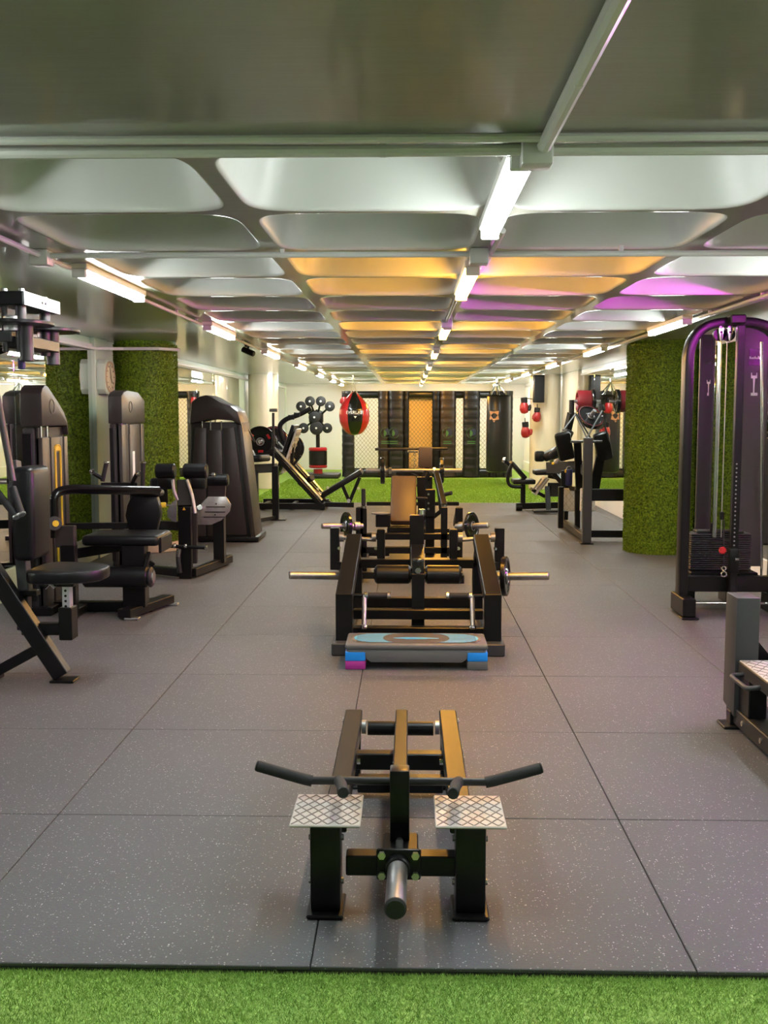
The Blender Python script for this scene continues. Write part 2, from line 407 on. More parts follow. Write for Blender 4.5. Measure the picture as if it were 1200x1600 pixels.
# ---- ceiling: flat strips with a field of coffers
CX0, CPX, CY0, CPY, NC, NR = -1.545, 0.931, 3.105, 0.905, 4, 25
CX1, CY1 = CX0 + NC * CPX, CY0 + NR * CPY
c = M()
c.span((XL - 0.1, YB, CEIL), (XR + 0.1, CY0, CEIL + 0.1), 0)
c.span((XL - 0.1, CY0, CEIL), (CX0, CY1, CEIL + 0.1), 0)
c.span((CX1, CY0, CEIL), (XR + 0.1, CY1, CEIL + 0.1), 0)
c.span((XL - 0.1, CY1, CEIL), (XR + 0.1, YF + 0.1, CEIL + 0.1), 0)
ceiling = structure(c.build('ceiling', 'ceiling_paint', smooth=0))
def coffer_mesh():
    N = 96; m = M(); rings = []
    def sup(t, a, b, n):
        ct, st = math.cos(t), math.sin(t)
        return (a * math.copysign(abs(ct) ** (2 / n), ct), b * math.copysign(abs(st) ** (2 / n), st))
    ts = []
    for i in range(N):
        t = 2 * PI * i / N; ts.append(t)
    hx, hy = CPX / 2, CPY / 2
    def rect(t):
        ct, st = math.cos(t), math.sin(t); k = 1 / max(abs(ct) / 1.0, abs(st) / 1.0)
        return (hx * ct * k, hy * st * k)
    def dirs(t, a, b, n):      # superellipse sampled along the direction of the rectangle's point
        x, y = rect(t); r = (abs(x / a) ** n + abs(y / b) ** n) ** (-1 / n); return (x * r, y * r)
    rings.append(([rect(t) for t in ts], 0.0))
    for a, b, n, z in ((0.438, 0.4395, 6, 0.0), (0.432, 0.4345, 6, 0.0), (0.4245, 0.427, 6, 0.004), (0.4205, 0.423, 6, 0.012), (0.418, 0.4205, 6, 0.024),
                       (0.402, 0.405, 5.6, 0.09), (0.380, 0.383, 5.2, 0.18), (0.357, 0.360, 5, 0.25), (0.322, 0.325, 4.6, 0.295), (0.25, 0.25, 4, 0.315), (0.10, 0.10, 3, 0.32)):
        rings.append(([dirs(t, a, b, n) for t in ts], z))
    vs = []; fs = []
    for pts, z in rings: vs += [V((x, y, z)) for x, y in pts]
    for k in range(len(rings) - 1):
        for i in range(N):
            j = (i + 1) % N; fs.append((k * N + i, k * N + j, (k + 1) * N + j, (k + 1) * N + i))
    fs.append(tuple((len(rings) - 1) * N + i for i in range(N)))
    me = bpy.data.meshes.new('coffer'); me.from_pydata([tuple(v) for v in vs], [], fs)
    me.flip_normals() if me.polygons[0].normal.z > 0 else None
    me.shade_smooth(); me.set_sharp_from_angle(angle=math.radians(40)); me.materials.append(MAT['ceiling_paint']); me.materials.append(MAT['coffer_paint'])
    for p in me.polygons:
        if p.center.z > 0.002: p.material_index = 1
    return me
cm = coffer_mesh()
for j in range(NR):
    for i in range(NC):
        o = bpy.data.objects.new('coffer', cm); COL.objects.link(o); o.parent = ceiling
        o.location = (CX0 + (i + 0.5) * CPX, CY0 + (j + 0.5) * CPY, CEIL)

# ---- columns
def blade_column(cx, cy, r, label, plinth):
    t = thing('turf_column', label, 'column', (cx, cy, 0))
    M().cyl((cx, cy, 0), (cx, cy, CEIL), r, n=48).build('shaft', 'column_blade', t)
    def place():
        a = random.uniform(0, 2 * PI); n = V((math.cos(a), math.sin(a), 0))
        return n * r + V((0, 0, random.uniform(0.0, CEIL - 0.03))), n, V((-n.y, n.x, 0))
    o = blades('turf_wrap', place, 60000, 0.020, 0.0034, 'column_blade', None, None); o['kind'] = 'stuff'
    o.parent = t
    if plinth:
        M().cyl((cx, cy, 0), (cx, cy, 0.10), plinth, n=48, bev=0.006).build('plinth', 'wood', t)
        M().cyl((cx, cy, 0.10), (cx, cy, 0.16), plinth - 0.12, n=48, bev=0.006).build('plinth_step', 'wood', t)
    return t
blade_column(-2.735, 10.9, 0.315, 'round column wrapped in green turf beside the wall clock', 0.34)
blade_column(2.61, 10.9, 0.345, 'round column wrapped in green turf behind the cable tower', 0)
for cx, lab in ((-2.77, 'cream round column behind the leg press with red-rimmed plates'), (2.60, 'cream round column carrying the black wall speaker and red gloves')):
    t = thing('cream_column', lab, 'column', (cx, 19.9, 0))
    M().cyl((cx, 19.9, 0), (cx, 19.9, CEIL), 0.285, n=40).build('shaft', 'cream', t)
    M().cyl((cx, 19.9, 0), (cx, 19.9, 0.10), 0.295, n=40).build('base_ring', 'cream', t)
structure(M().span((XL, 10.2, 0.0), (XL + 0.05, 10.62, CEIL), 0.004).build('trim_3', 'mint'))
structure(M().span((XR - 0.06, 17.9, 0.0), (XR, 19.7, CEIL), 0.004).build('trim_4', 'cream'))

# ---- tube lights
def tube_light(x, y0, ln, m, label, group):
    t = thing('tube_light', label, 'light', (x, y0, CEIL), group)
    M().span((x - 0.042, y0, CEIL - 0.035), (x + 0.042, y0 + ln, CEIL), 0.004).build('housing', 'white', t)
    M().sweep([V((x, y0 + 0.02, CEIL - 0.050)), V((x, y0 + ln - 0.02, CEIL - 0.050))], rrect(0.062, 0.034, 0.014)).build('diffuser', m, t)
    for e in (y0 + 0.008, y0 + ln - 0.008):
        M().box((x, e, CEIL - 0.048), (0.07, 0.024, 0.046), 0.004).build('end_cap', 'pipe', t)
ORD = ['nearest', 'second', 'third', 'fourth', 'fifth', 'sixth', 'seventh', 'eighth', 'ninth', 'tenth']
for k, y in enumerate((3.05, 5.22, 8.5, 11.8, 15.1, 18.4, 21.7, 24.6)):
    tube_light(0.312, y, 1.15, 'tube_white' if k == 0 else 'tube_warm',
               'cool white tube light on the central ceiling rib, largest in view' if k == 0 else f'warm amber tube light on the central rib, {ORD[k]} light from the camera', 'central rib lights')
for k, y in enumerate((5.25, 8.5, 11.8, 15.1, 18.4, 21.7, 24.4)):
    tube_light(-1.62, y, 1.15, 'tube_bright' if k > 2 else 'tube_white', f'white tube light above the leg machines, {ORD[k]} from the camera', 'ceiling lights above the leg machines')
for k, y in enumerate((4.95, 8.05, 11.35, 14.7, 18.0, 21.3, 24.4)):
    tube_light(2.10, y, 1.15, 'tube_bright' if k > 2 else 'tube_white', f'white tube light on the cable tower side, {ORD[k]} from the camera', 'ceiling lights on the cable tower side')
t = thing('accent_uplight', 'magenta uplight hung under the ceiling in front of the cable tower', 'light', (2.46, 5.5, CEIL - 0.14))
M().span((2.37, 5.20, CEIL - 0.155), (2.55, 6.38, CEIL - 0.145), 0.002).build('shield_tray', 'black', t)  # tray shaped to keep magenta light off the floor and tower panels
M().sweep([V((2.46, 5.5, CEIL - 0.105)), V((2.46, 6.1, CEIL - 0.105))], circle(0.02, 12)).build('diffuser', 'tube_pink', t)
M().span((2.37, 6.37, CEIL - 0.155), (2.55, 6.38, CEIL - 0.133), 0.001).build('shield_lip', 'black', t)  # lip added to cut the magenta light reaching the tower panels
for y in (5.48, 6.12): M().span((2.44, y - 0.012, CEIL - 0.15), (2.48, y + 0.012, CEIL), 0.002).build('hanger', 'black', t)
for k, (x, y) in enumerate(((-1.62, 2.45), (2.10, 1.75), (0.312, -3.4))):  # first inferred from ceiling glow; other two added to brighten turf and ceiling
    tube_light(x, y, 1.15, 'tube_white', ('white tube light just out of view above the pec fly machine', 'added white tube light just out of view above the calf machine', 'added white tube light behind the camera on the central line')[k], 'lights out of view')

# ---- conduits
def conduit(name, pts, r, label, m='pipe', clips=(), boxes=()):
    t = thing(name, label, 'pipe', pts[0])
    M().tube(pts, r, 10).build('pipe', m, t)
    for p in clips:
        p = V(p); M().box((p.x, p.y, (p.z + CEIL) / 2), (0.02, 0.02, CEIL - p.z + 2 * r), 0.002).build('clip', 'pipe', t)
    for p in boxes:
        p = V(p); M().box(p, (0.085, 0.085, 0.07), 0.008, 2).build('junction_box', 'pipe', t)
zc = CEIL - 0.024
conduit('ceiling_conduit', [(XL, 3.02, zc), (XR, 3.02, zc)], 0.017, 'thick grey pipe crossing the ceiling just before the first coffers', 'pipe',
        clips=[(x, 3.02, zc) for x in (-2.4, -1.18, 0.1 - 0.17, 0.98, 1.9)], boxes=[(0.345, 3.02, CEIL - 0.036)])
conduit('ceiling_conduit', [(XL, 2.93, CEIL - 0.015), (XR, 2.93, CEIL - 0.015)], 0.012, 'thin grey pipe running alongside the thick ceiling pipe before the coffers', 'pipe')
conduit('ceiling_conduit', [(0.362, YB + 0.01, zc), (0.362, 3.0, zc)], 0.020, 'grey pipe running overhead towards the central tube light', 'pipe', clips=[(0.362, 2.42, zc), (0.362, 1.2, zc)])
conduit('ceiling_conduit', [(-1.665, 4.86, zc), (2.3, 4.86, zc)], 0.0135, 'white pipe crossing under the coffers behind the first light', 'pipe',
        clips=[(x, 4.86, zc) for x in (-0.57, 0.95, 1.9)], boxes=[(-1.665, 4.86, CEIL - 0.035), (0.315, 4.86, CEIL - 0.036)])
conduit('ceiling_conduit', [(-1.665, 2.95, zc), (-1.665, 5.26, zc)], 0.0125, 'thin pipe feeding the first light above the leg machines', 'pipe', clips=[(-1.665, y, zc) for y in (3.6, 4.3, 5.0)])
conduit('ceiling_conduit', [(-1.665, 6.4, zc), (-1.665, 23.0, zc)], 0.0125, 'long thin pipe linking the ceiling lights above the leg machines', 'pipe', clips=[(-1.665, y, zc) for y in (7.6, 8.3, 10.6, 13.9)])
for k, x in enumerate((2.165, 2.205)):
    conduit('ceiling_conduit', [(x, 3.05, zc), (x, 23.0, zc)], 0.0125, ('inner' if k == 0 else 'outer') + ' of the two thin pipes on the cable tower side ceiling', 'pipe', clips=[(x, y, zc) for y in (6.6, 7.7, 10.6, 14.2)])
conduit('ceiling_conduit', [(0.372, 4.3, CEIL - 0.018), (0.372, 5.2, CEIL - 0.018)], 0.012, 'short thin pipe between the white and the first amber light', 'pipe')
conduit('ceiling_conduit', [(0.30, 6.4, CEIL - 0.018), (0.30, 8.48, CEIL - 0.018)], 0.012, 'short pipe between the first and second amber lights', 'pipe_dark', boxes=[(0.30, 8.35, CEIL - 0.036)])
pl = [(XL + 0.045, 4.0, CEIL - 0.105), (XL + 0.045, 10.25, CEIL - 0.105), (-2.86, 10.52, CEIL - 0.09), (-2.5, 10.5, CEIL - 0.09), (-2.34, 10.72, CEIL - 0.09)]
conduit('wall_conduit', pl, 0.016, 'white pipe along the mirror top bending around the turf column', 'pipe')
conduit('wall_conduit', [(XL + 0.04, 11.3, CEIL - 0.10), (XL + 0.04, 26.0, CEIL - 0.10)], 0.016, 'white pipe along the mirror top behind the turf column', 'pipe')

# ---- security camera on the ceiling
p = atz(388, 548, CEIL - 0.06)
t = thing('security_camera', 'small black security camera on the ceiling past the turf column', 'camera', (p.x, p.y, CEIL))
M().cyl((p.x, p.y, CEIL - 0.02), (p.x, p.y, CEIL), 0.04, n=16).build('mount', 'black', t)
M().cyl((p.x, p.y, CEIL - 0.06), (p.x, p.y, CEIL - 0.02), 0.012, n=10).build('stem', 'black', t)
M().cyl((p.x - 0.06, p.y - 0.02, CEIL - 0.045), (p.x + 0.07, p.y - 0.06, CEIL - 0.10), 0.032, n=16, bev=0.006).build('body', 'black', t)

# ---- wall clock
t = thing('wall_clock', 'square pale clock with round face on the mirrored wall beside the turf column', 'clock', (XL + 0.05, 10.39, 1.61))
y0, y1 = 10.22, 10.56; zc_ = 1.79; x0 = XL + 0.05; yc = (y0 + y1) / 2; hh = 0.17; k = 0.045
poly = [(-hh + k, -hh), (hh - k, -hh), (hh, -hh + k), (hh, hh - k), (hh - k, hh), (-hh + k, hh), (-hh, hh - k), (-hh, -hh + k)]
M().prism(poly, 0.085, Z((x0, yc, zc_), (0, 1, 0), (0, 0, 1)), 0.006).build('case', 'mint', t)
M().ring((x0 + 0.087, yc, zc_), (1, 0, 0), 0.145, 0.012, 40).build('bezel', 'wood', t)
f = M().cyl((x0 + 0.085, yc, zc_), (x0 + 0.089, yc, zc_), 0.14, n=40).build('face', 'clock_face', t)
for i in range(12):
    a = 2 * PI * i / 12
    M().beam((x0 + 0.091, yc + 0.105 * math.sin(a), zc_ + 0.105 * math.cos(a)), (x0 + 0.091, yc + 0.13 * math.sin(a), zc_ + 0.13 * math.cos(a)), 0.003, 0.008, r=0).build('hour_mark', 'black', f)
M().beam((x0 + 0.093, yc, zc_), (x0 + 0.093, yc + 0.05, zc_ - 0.06), 0.003, 0.009, r=0).build('hour_hand', 'black', t)
M().beam((x0 + 0.095, yc, zc_), (x0 + 0.095, yc - 0.03, zc_ + 0.11), 0.003, 0.006, r=0).build('minute_hand', 'black', t)

# ================================================================== foreground row machine
def tread_plate(t, name, lo, hi, z, thick=0.008, m='tread', ml='tread_line', pitch=0.05):
    p = M().span((lo[0], lo[1], z - thick), (hi[0], hi[1], z), 0.003).build(name, m, t)
    g = M(); x0, y0, x1, y1 = lo[0] + 0.006, lo[1] + 0.006, hi[0] - 0.006, hi[1] - 0.006
    sl = 1.45
    for s in (1, -1):
        k = -40
        while k < 60:
            # line y = y0 + s*sl*(x-x0) + c clipped to the plate
            c = k * pitch * 1.0 - (0 if s > 0 else -0.0)
            pts = []
            n = 60
            for i in range(n + 1):
                x = x0 + (x1 - x0) * i / n; y = y0 + c + s * sl * (x - x0) - (0.2 if s > 0 else 0)
                if y0 <= y <= y1: pts.append(V((x, y, z + 0.0006)))
            if len(pts) > 1: g.beam(pts[0], pts[-1], 0.0032, 0.0024, r=0)
            k += 1
    o = g.build('tread_ridges', ml, p, smooth=0); o['kind'] = 'stuff'
    return p

X0 = -0.027
t = thing('row_machine', 'black floor row machine with silver tread plates in the foreground', 'gym machine', (X0, 3.2, 0))
for s in (-1, 1):
    xc = X0 + s * 0.207
    po = M().span((xc - 0.043, 2.955, 0.012), (xc + 0.043, 3.055, 0.262), 0.006, 2).build('front_post', 'black', t)
    M().span((xc - 0.053, 2.93, 0), (xc + 0.053, 3.075, 0.012), 0.004).build('foot_flange', 'black', po)
    for (dx, z) in ((0.046, 0.215), (0.046, 0.085), (-0.046, 0.085), (-0.046, 0.215)):
        bolt((xc + dx * 0.94, 3.0, z), (dx, 0, 0), 0.009, po, 'steel')
    tread_plate(t, 'tread_plate', (xc - 0.101, 2.945), (xc + 0.101, 3.185), 0.272)
    xr = X0 + s * 0.184
    M().span((xr - 0.033, 3.045, 0.208), (xr + 0.033, 4.10, 0.270), 0.004).build('side_rail', 'black', t)
    rp = M().span((xr - 0.03, 3.98, 0.012), (xr + 0.03, 4.06, 0.21), 0.004).build('rear_post', 'black', t)
    M().span((xr - 0.05, 3.95, 0), (xr + 0.05, 4.09, 0.012), 0.004).build('foot_flange', 'black', rp)
    M().cyl((xr - s * 0.036, 3.98, 0.236), (xr - s * 0.052, 3.98, 0.236), 0.026, n=16).build('bearing', 'steel', t)
    for y, z in ((4.02, 0.25), (3.72, 0.235), (3.62, 0.235)):
        bolt((xr + s * 0.032, y, z), (s, 0, 0), 0.010, t, 'steel')
    bolt((xr - s * 0.032, 3.68, 0.205), (-s, 0, 0), 0.011, t, 'chrome', 0.012)
xi = 0.15
M().span((X0 - xi, 2.985, 0.105), (X0 + xi + 0.03, 3.04, 0.165), 0.004).build('cross_member', 'black', t)
M().span((X0 - xi - 0.01, 3.70, 0.165), (X0 + xi + 0.01, 3.75, 0.225), 0.004).build('cross_member', 'black', t)
M().span((X0 - xi - 0.01, 3.86, 0.02), (X0 + xi + 0.01, 3.92, 0.075), 0.004).build('cross_member', 'black', t)
M().cyl((X0 - 0.125, 3.98, 0.232), (X0 + 0.125, 3.98, 0.232), 0.027, n=20).build('pivot_tube', 'black', t)
xa = X0 + 0.004
M().beam((xa, 3.16, 0.335), (xa, 4.05, 0.262), 0.046, 0.046).build('lever_arm', 'black', t)
lp = M().span((xa - 0.029, 3.075, 0.168), (xa + 0.029, 3.135, 0.385), 0.005, 2).build('lever_post', 'black', t)
bolt((xa, 3.072, 0.178), (0, -1, 0), 0.012, lp, 'chrome')
M().span((xa - 0.048, 3.02, 0.135), (xa + 0.055, 3.14, 0.172), 0.004).build('lever_bracket', 'black', t)
yp = 2.985
mp = M().box((xa - 0.002, yp - 0.012, 0.148), (0.128, 0.014, 0.092), 0.012, 2).build('mount_plate', 'black', t)
for dx in (-0.048, 0.048):
    for dz in (-0.030, 0.030):
        bolt((xa - 0.002 + dx, yp - 0.018, 0.148 + dz), (0, -1, 0), 0.0115, mp, 'zinc', 0.012)
pg = M().cyl((xa - 0.004, yp - 0.015, 0.146), (xa - 0.008, 2.725, 0.142), 0.0285, n=24).build('weight_peg', 'steel', t)
M().cyl((xa - 0.004, yp - 0.018, 0.146), (xa - 0.004, yp - 0.045, 0.1455), 0.036, n=24, bev=0.004).build('collar', 'black', pg)
M().cyl((xa - 0.008, 2.728, 0.142), (xa - 0.008, 2.712, 0.142), 0.0295, n=24, bev=0.005).build('end_cap', 'grip', pg)
yh, zh = 3.165, 0.322
M().tube([(X0 - 0.275, yh, zh), (X0 + 0.275, yh, zh)], 0.0125, 14).build('handlebar', 'charcoal', t)
for s in (-1, 1):
    M().tube([(X0 + s * 0.262, yh, zh - 0.002), (X0 + s * 0.285, yh, zh + 0.003), (X0 + s * 0.428, yh + 0.01, zh + 0.040)], 0.0172, 14, 0.02).build('grip', 'grip', t)
    M().cyl((X0 + s * 0.428, yh + 0.01, zh + 0.040), (X0 + s * 0.434, yh + 0.0105, zh + 0.0415), 0.0165, n=14, bev=0.004).build('grip_cap', 'grip', t)
    M().tube([(X0 + s * 0.182, yh, zh), (X0 + s * 0.170, yh - 0.05, zh + 0.006), (X0 + s * 0.158, yh - 0.165, zh + 0.026)], 0.0170, 14, 0.02).build('inner_grip', 'grip', t)
    M().cyl((X0 + s * 0.158, yh - 0.164, zh + 0.0258), (X0 + s * 0.1573, yh - 0.170, zh + 0.027), 0.0172, n=14, bev=0.004).build('grip_cap', 'charcoal', t)

# ================================================================== step platform
t = thing('aerobic_step', 'grey aerobic step with blue insets on coloured riser blocks', 'step', (0.05, 5.95, 0))
sx0, sx1, sy0, sy1 = -0.352, 0.448, 5.80, 6.10
M().span((sx0 + 0.004, sy0 + 0.004, 0.062), (sx1 - 0.004, sy1 - 0.004, 0.120), 0.02, 3).build('deck_body', 'step_grey', t)
dk = M().span((sx0, sy0 - 0.004, 0.112), (sx1, sy1 + 0.004, 0.146), 0.014, 3).build('deck_top', 'step_grey', t)
M().prism([(sx0 + 0.118, 0.108), (sx1 - 0.118, 0.108), (sx1 - 0.118, 0.062), (sx1 - 0.145, 0.042), (sx0 + 0.145, 0.042), (sx0 + 0.118, 0.062)][::-1], 0.02, Z((0, sy0 + 0.022, 0), (1, 0, 0), (0, 0, 1)), 0.003).build('front_skirt', 'step_grey', t)
xm = (sx0 + sx1) / 2; ym = (sy0 + sy1) / 2
M().prism([(xm + 0.365 * math.copysign(abs(math.cos(a)) ** 0.5, math.cos(a)), ym + 0.125 * math.copysign(abs(math.sin(a)) ** 0.5, math.sin(a))) for a in [2 * PI * i / 40 for i in range(40)]], 0.003,
          Z((0, 0, 0.145), (1, 0, 0), (0, 1, 0))).build('tan_panel', 'step_tan', dk)
for s in (-1, 1):
    pts = []
    for i in range(17):
        a = -PI / 2 + PI * i / 16; pts.append((xm + s * (0.17 + 0.185 * math.cos(a) ** 0.7), ym + 0.118 * math.sin(a)))
    for i in range(17):
        a = PI / 2 - PI * i / 16; pts.append((xm + s * (0.10 + 0.09 * math.cos(a)), ym + 0.118 * math.sin(a)))
    if s < 0: pts = pts[::-1]
    M().prism(pts, 0.004, Z((0, 0, 0.1455), (1, 0, 0), (0, 1, 0))).build('blue_inset', 'cyan', dk)
M().prism([(xm + 0.13 * math.cos(a), ym - 0.01 + 0.02 * math.sin(a)) for a in [2 * PI * i / 28 for i in range(28)]], 0.004, Z((0, 0, 0.1465), (1, 0, 0), (0, 1, 0))).build('logo_inset', 'cyan', dk)
g = M()
for i in range(14):
    y = sy0 + 0.03 + i * 0.0185; g.span((xm - 0.34, y, 0.1488), (xm + 0.34, y + 0.004, 0.1505), 0)
o = g.build('grip_ribs', 'step_tan', dk, smooth=0); o['kind'] = 'stuff'
for s, mb, nm in ((-1, 'magenta', 'magenta riser block'), (1, 'step_grey', None)):
    xa_, xb_ = (sx0 + 0.001, sx0 + 0.115) if s < 0 else (sx1 - 0.115, sx1 - 0.001)
    for (ya, yb) in ((sy0 + 0.001, sy0 + 0.12), (sy1 - 0.12, sy1 - 0.001)):
        M().span((xa_, ya, 0.048), (xb_, yb, 0.100), 0.006, 2).build('riser', 'blue', t)
        M().span((xa_, ya, 0.0), (xb_, yb, 0.048), 0.006, 2).build('riser', mb, t)

# ================================================================== plate-loaded glute machine with foam rollers
XC = 0.063
t = thing('glute_machine', 'black plate-loaded glute machine with paired foam rollers behind the step', 'gym machine', (XC, 6.8, 0))
for s in (-1, 1):
    xo = XC + s * 0.445
    fp = M().span((xo - 0.05, 6.20, 0.0), (xo + 0.05, 6.30, 0.36), 0.005).build('front_post', 'black', t)
    M().span((xo - 0.07, 6.12, 0), (xo + 0.065, 6.34, 0.075), 0.006).build('foot', 'grey_metal', t)
    M().beam((xo - s * 0.0, 6.22, 0.325), (xo - s * 0.025, 6.95, 0.60), 0.10, 0.075).build('side_rail', 'black', t)
    M().beam((xo - s * 0.025, 6.92, 0.57), (xo - s * 0.025, 7.18, 0.40), 0.07, 0.07).build('rail_brace', 'black', t)
    M().span((xo - 0.035, 6.3, 0.0), (xo + 0.035, 7.75, 0.07), 0.004).build('base_rail', 'black', t)
    M().span((xo - s * 0.03 - 0.035, 7.12, 0.07), (xo - s * 0.03 + 0.035, 7.20, 0.42), 0.004).build('rear_leg', 'black', t)
    # outer pivot posts with bearings
    op = M().span((XC + s * 0.575 - 0.032, 7.26, 0.34), (XC + s * 0.575 + 0.032, 7.34, 0.635), 0.004).build('pivot_post', 'black', t)
    M().beam((XC + s * 0.575, 7.30, 0.37), (XC + s * 0.43, 7.20, 0.37), 0.06, 0.06).build('pivot_strut', 'black', t)
    ip = M().span((XC + s * 0.25 - 0.027, 7.18, 0.42), (XC + s * 0.25 + 0.027, 7.25, 0.635), 0.004).build('pivot_post', 'black', t)
    for xx, dd in ((XC + s * 0.54, -s), (XC + s * 0.285, s)):
        M().cyl((xx, 7.25, 0.575), (xx + dd * 0.03, 7.25, 0.575), 0.034, n=16).build('bearing', 'steel', t)
        bolt((xx, 7.22, 0.50), (0, -1, 0), 0.013, t)
    M().cyl((XC + s * 0.54, 7.25, 0.575), (XC + s * 0.29, 7.25, 0.555), 0.014, n=12).build('pivot_shaft', 'steel', t)
    # weight pegs
    pe = M().cyl((XC + s * 0.49, 6.72, 0.385), (XC + s * (0.83 if s > 0 else 0.82), 6.62, 0.405), 0.026, n=18, bev=0.004).build('weight_peg', 'steel', t)
    M().cyl((XC + s * 0.475, 6.725, 0.384), (XC + s * 0.505, 6.715, 0.386), 0.04, n=18, bev=0.004).build('collar', 'black', pe)
    # chrome L handles
    hx = XC + s * 0.395
    M().tube([(hx, 6.34, 0.325), (hx - s * 0.07, 6.34, 0.325)], 0.011).build('handle_arm', 'black', t)
    h = M().cyl((hx - s * 0.09, 6.34, 0.325), (hx - s * 0.205, 6.34, 0.325), 0.019, n=14, bev=0.003).build('handle_grip', 'grip', t)
    M().cyl((hx - s * 0.205, 6.34, 0.325), (hx - s * 0.225, 6.34, 0.325), 0.021, n=14, bev=0.003).build('handle_cap', 'chrome', h)
    M().cyl((hx - s * 0.065, 6.34, 0.325), (hx - s * 0.09, 6.34, 0.325), 0.021, n=14, bev=0.003).build('handle_collar', 'chrome', h)
    r_ = M().tube([(hx - s * 0.068, 6.34, 0.325), (hx - s * 0.068, 6.25, 0.155)], 0.0145, 12).build('handle_rod', 'steel', t)
    M().cyl((hx - s * 0.068, 6.252, 0.158), (hx - s * 0.068, 6.242, 0.14), 0.021, n=14, bev=0.004).build('rod_cap', 'chrome', r_)
    # foam rollers
    ro = M().cyl((XC + s * 0.045, 6.58, 0.418), (XC + s * 0.272, 6.58, 0.418), 0.060, n=24, bev=0.014).build('foam_roller', 'vinyl', t)
    M().cyl((XC + s * 0.272, 6.58, 0.418), (XC + s * 0.278, 6.58, 0.418), 0.035, n=20).build('roller_cap', 'black_gloss', ro)
M().span((XC - 0.40, 7.12, 0.375), (XC + 0.40, 7.23, 0.435), 0.004).build('rear_crossbar', 'black', t)
M().span((XC - 0.40, 6.40, 0.165), (XC + 0.40, 6.46, 0.225), 0.004).build('front_crossbar', 'black', t)
M().span((XC - 0.40, 6.30, 0.075), (XC + 0.40, 6.37, 0.135), 0.004).build('low_crossbar', 'black', t)
M().span((XC - 0.40, 7.66, 0.0), (XC + 0.40, 7.74, 0.07), 0.004).build('floor_crossbar', 'black', t)
M().span((XC - 0.04, 6.46, 0.10), (XC + 0.04, 6.54, 0.44), 0.004).build('centre_post', 'black', t)
M().beam((XC, 6.56, 0.43), (XC, 7.10, 0.53), 0.09, 0.06).build('roller_arm', 'black', t)
M().span((XC - 0.052, 7.05, 0.42), (XC + 0.045, 7.14, 0.745), 0.005).build('lever_tower', 'black', t)
br = M().box((XC, 6.50, 0.475), (0.075, 0.05, 0.11), 0.012, 2).build('roller_bracket', 'black_gloss', t)
bolt((XC, 6.475, 0.46), (0, -1, 0), 0.02, br)
M().cyl((XC - 0.05, 6.55, 0.418), (XC + 0.05, 6.55, 0.418), 0.028, n=16).build('roller_axle', 'black', t)
M().cyl((XC + 0.03, 7.09, 0.745), (XC + 0.03, 7.09, 0.785), 0.022, n=14, bev=0.004).build('stop_pin', 'chrome', t)

def weight_plate(p, axis, r, th, label, group=None, rim='black', face='black_gloss', marks=None, name='weight_plate'):
    p = V(p); ax = V(axis).normalized()
    t = thing(name, label, 'weight plate', p, group)
    h = th / 2; k0 = max(0.17, 0.031 / r); k1 = k0 + 0.14
    M().lathe(p, ax, [(-h, r * k0), (-h, r * k1), (-h * 0.55, r * (k1 + 0.04)), (-h * 0.55, r * 0.76), (-h * 0.9, r * 0.80), (-h, r * 0.84), (-h, r * 0.96), (-h * 0.7, r), (h * 0.7, r), (h, r * 0.96),
                      (h, r * 0.84), (h * 0.9, r * 0.80), (h * 0.55, r * 0.76), (h * 0.55, r * (k1 + 0.04)), (h, r * k1), (h, r * k0), (-h, r * k0)], 36, cap=False).build('disc', face, t)
    if rim != 'black':
        M().ring(p + ax * h * 0.9, ax, r * 0.90, r * 0.03, 36, 6).build('rim_stripe', rim, t); M().ring(p - ax * h * 0.9, ax, r * 0.90, r * 0.03, 36, 6).build('rim_stripe', rim, t)
    a, u, d = frame(ax)
    M().ring(p + ax * h, ax, r * (k0 + 0.06), r * 0.04, 20, 6).build('hub_ring', 'steel', t)
    if marks:
        for i in range(3):
            an = marks + 2 * PI * i / 3
            for sd in (-1, 1):
                c = p + (a * math.cos(an) + u * math.sin(an)) * r * 0.62
                rot = Matrix((a * math.cos(an) + u * math.sin(an), -a * math.sin(an) + u * math.cos(an), ax)).transposed()
                M().box(c + ax * sd * h * 0.62, (r * 0.16, r * 0.34, h * 0.3), 0.002, 1, rot).build('red_mark', 'red', t)
    return t
weight_plate((XC + 0.56, 6.697, 0.3895), (1, -0.25, 0.03), 0.128, 0.034, 'small black weight plate on the glute machine peg')

# ================================================================== pec fly machine (partly outside the frame)
P = at
YM = 5.62
t = thing('pec_fly_machine', 'black pec fly machine with angled leg and tall back pad nearest the mirror', 'gym machine', (-2.25, YM, 0))
lo, hi = P(98, 1056, 5.52), P(-75, 795, 5.52); lo.z = 0.03
leg = M().beam(lo, hi, 0.07, 0.088).build('angled_leg', 'black', t)
M().box((lo.x + 0.01, 5.52, 0.006), (0.13, 0.11, 0.012), 0.003).build('foot_flange', 'black', leg)
M().beam(P(66, 1010, 5.52), P(-40, 1068, 5.52), 0.06, 0.055).build('leg_brace', 'black', t)
M().beam(P(36, 982, 5.55), P(104, 982, 5.55), 0.06, 0.062).build('seat_arm', 'black', t)
q = P(107, 985, 5.55)
M().span((q.x - 0.036, 5.50, 0.225), (q.x + 0.036, 5.60, 0.40), 0.004).build('post_sleeve', 'black', t)
ps = M().span((q.x - 0.022, 5.525, 0.36), (q.x + 0.022, 5.575, 0.60), 0.003).build('seat_post', 'silver', t)
for k in range(6):
    M().cyl((q.x - 0.002, 5.527, 0.405 + k * 0.028), (q.x - 0.002, 5.523, 0.405 + k * 0.028), 0.007, n=12).build('pin_hole', 'black', ps)
s0, s1 = P(50, 895, 5.6), P(166, 895, 5.6)
pts = []
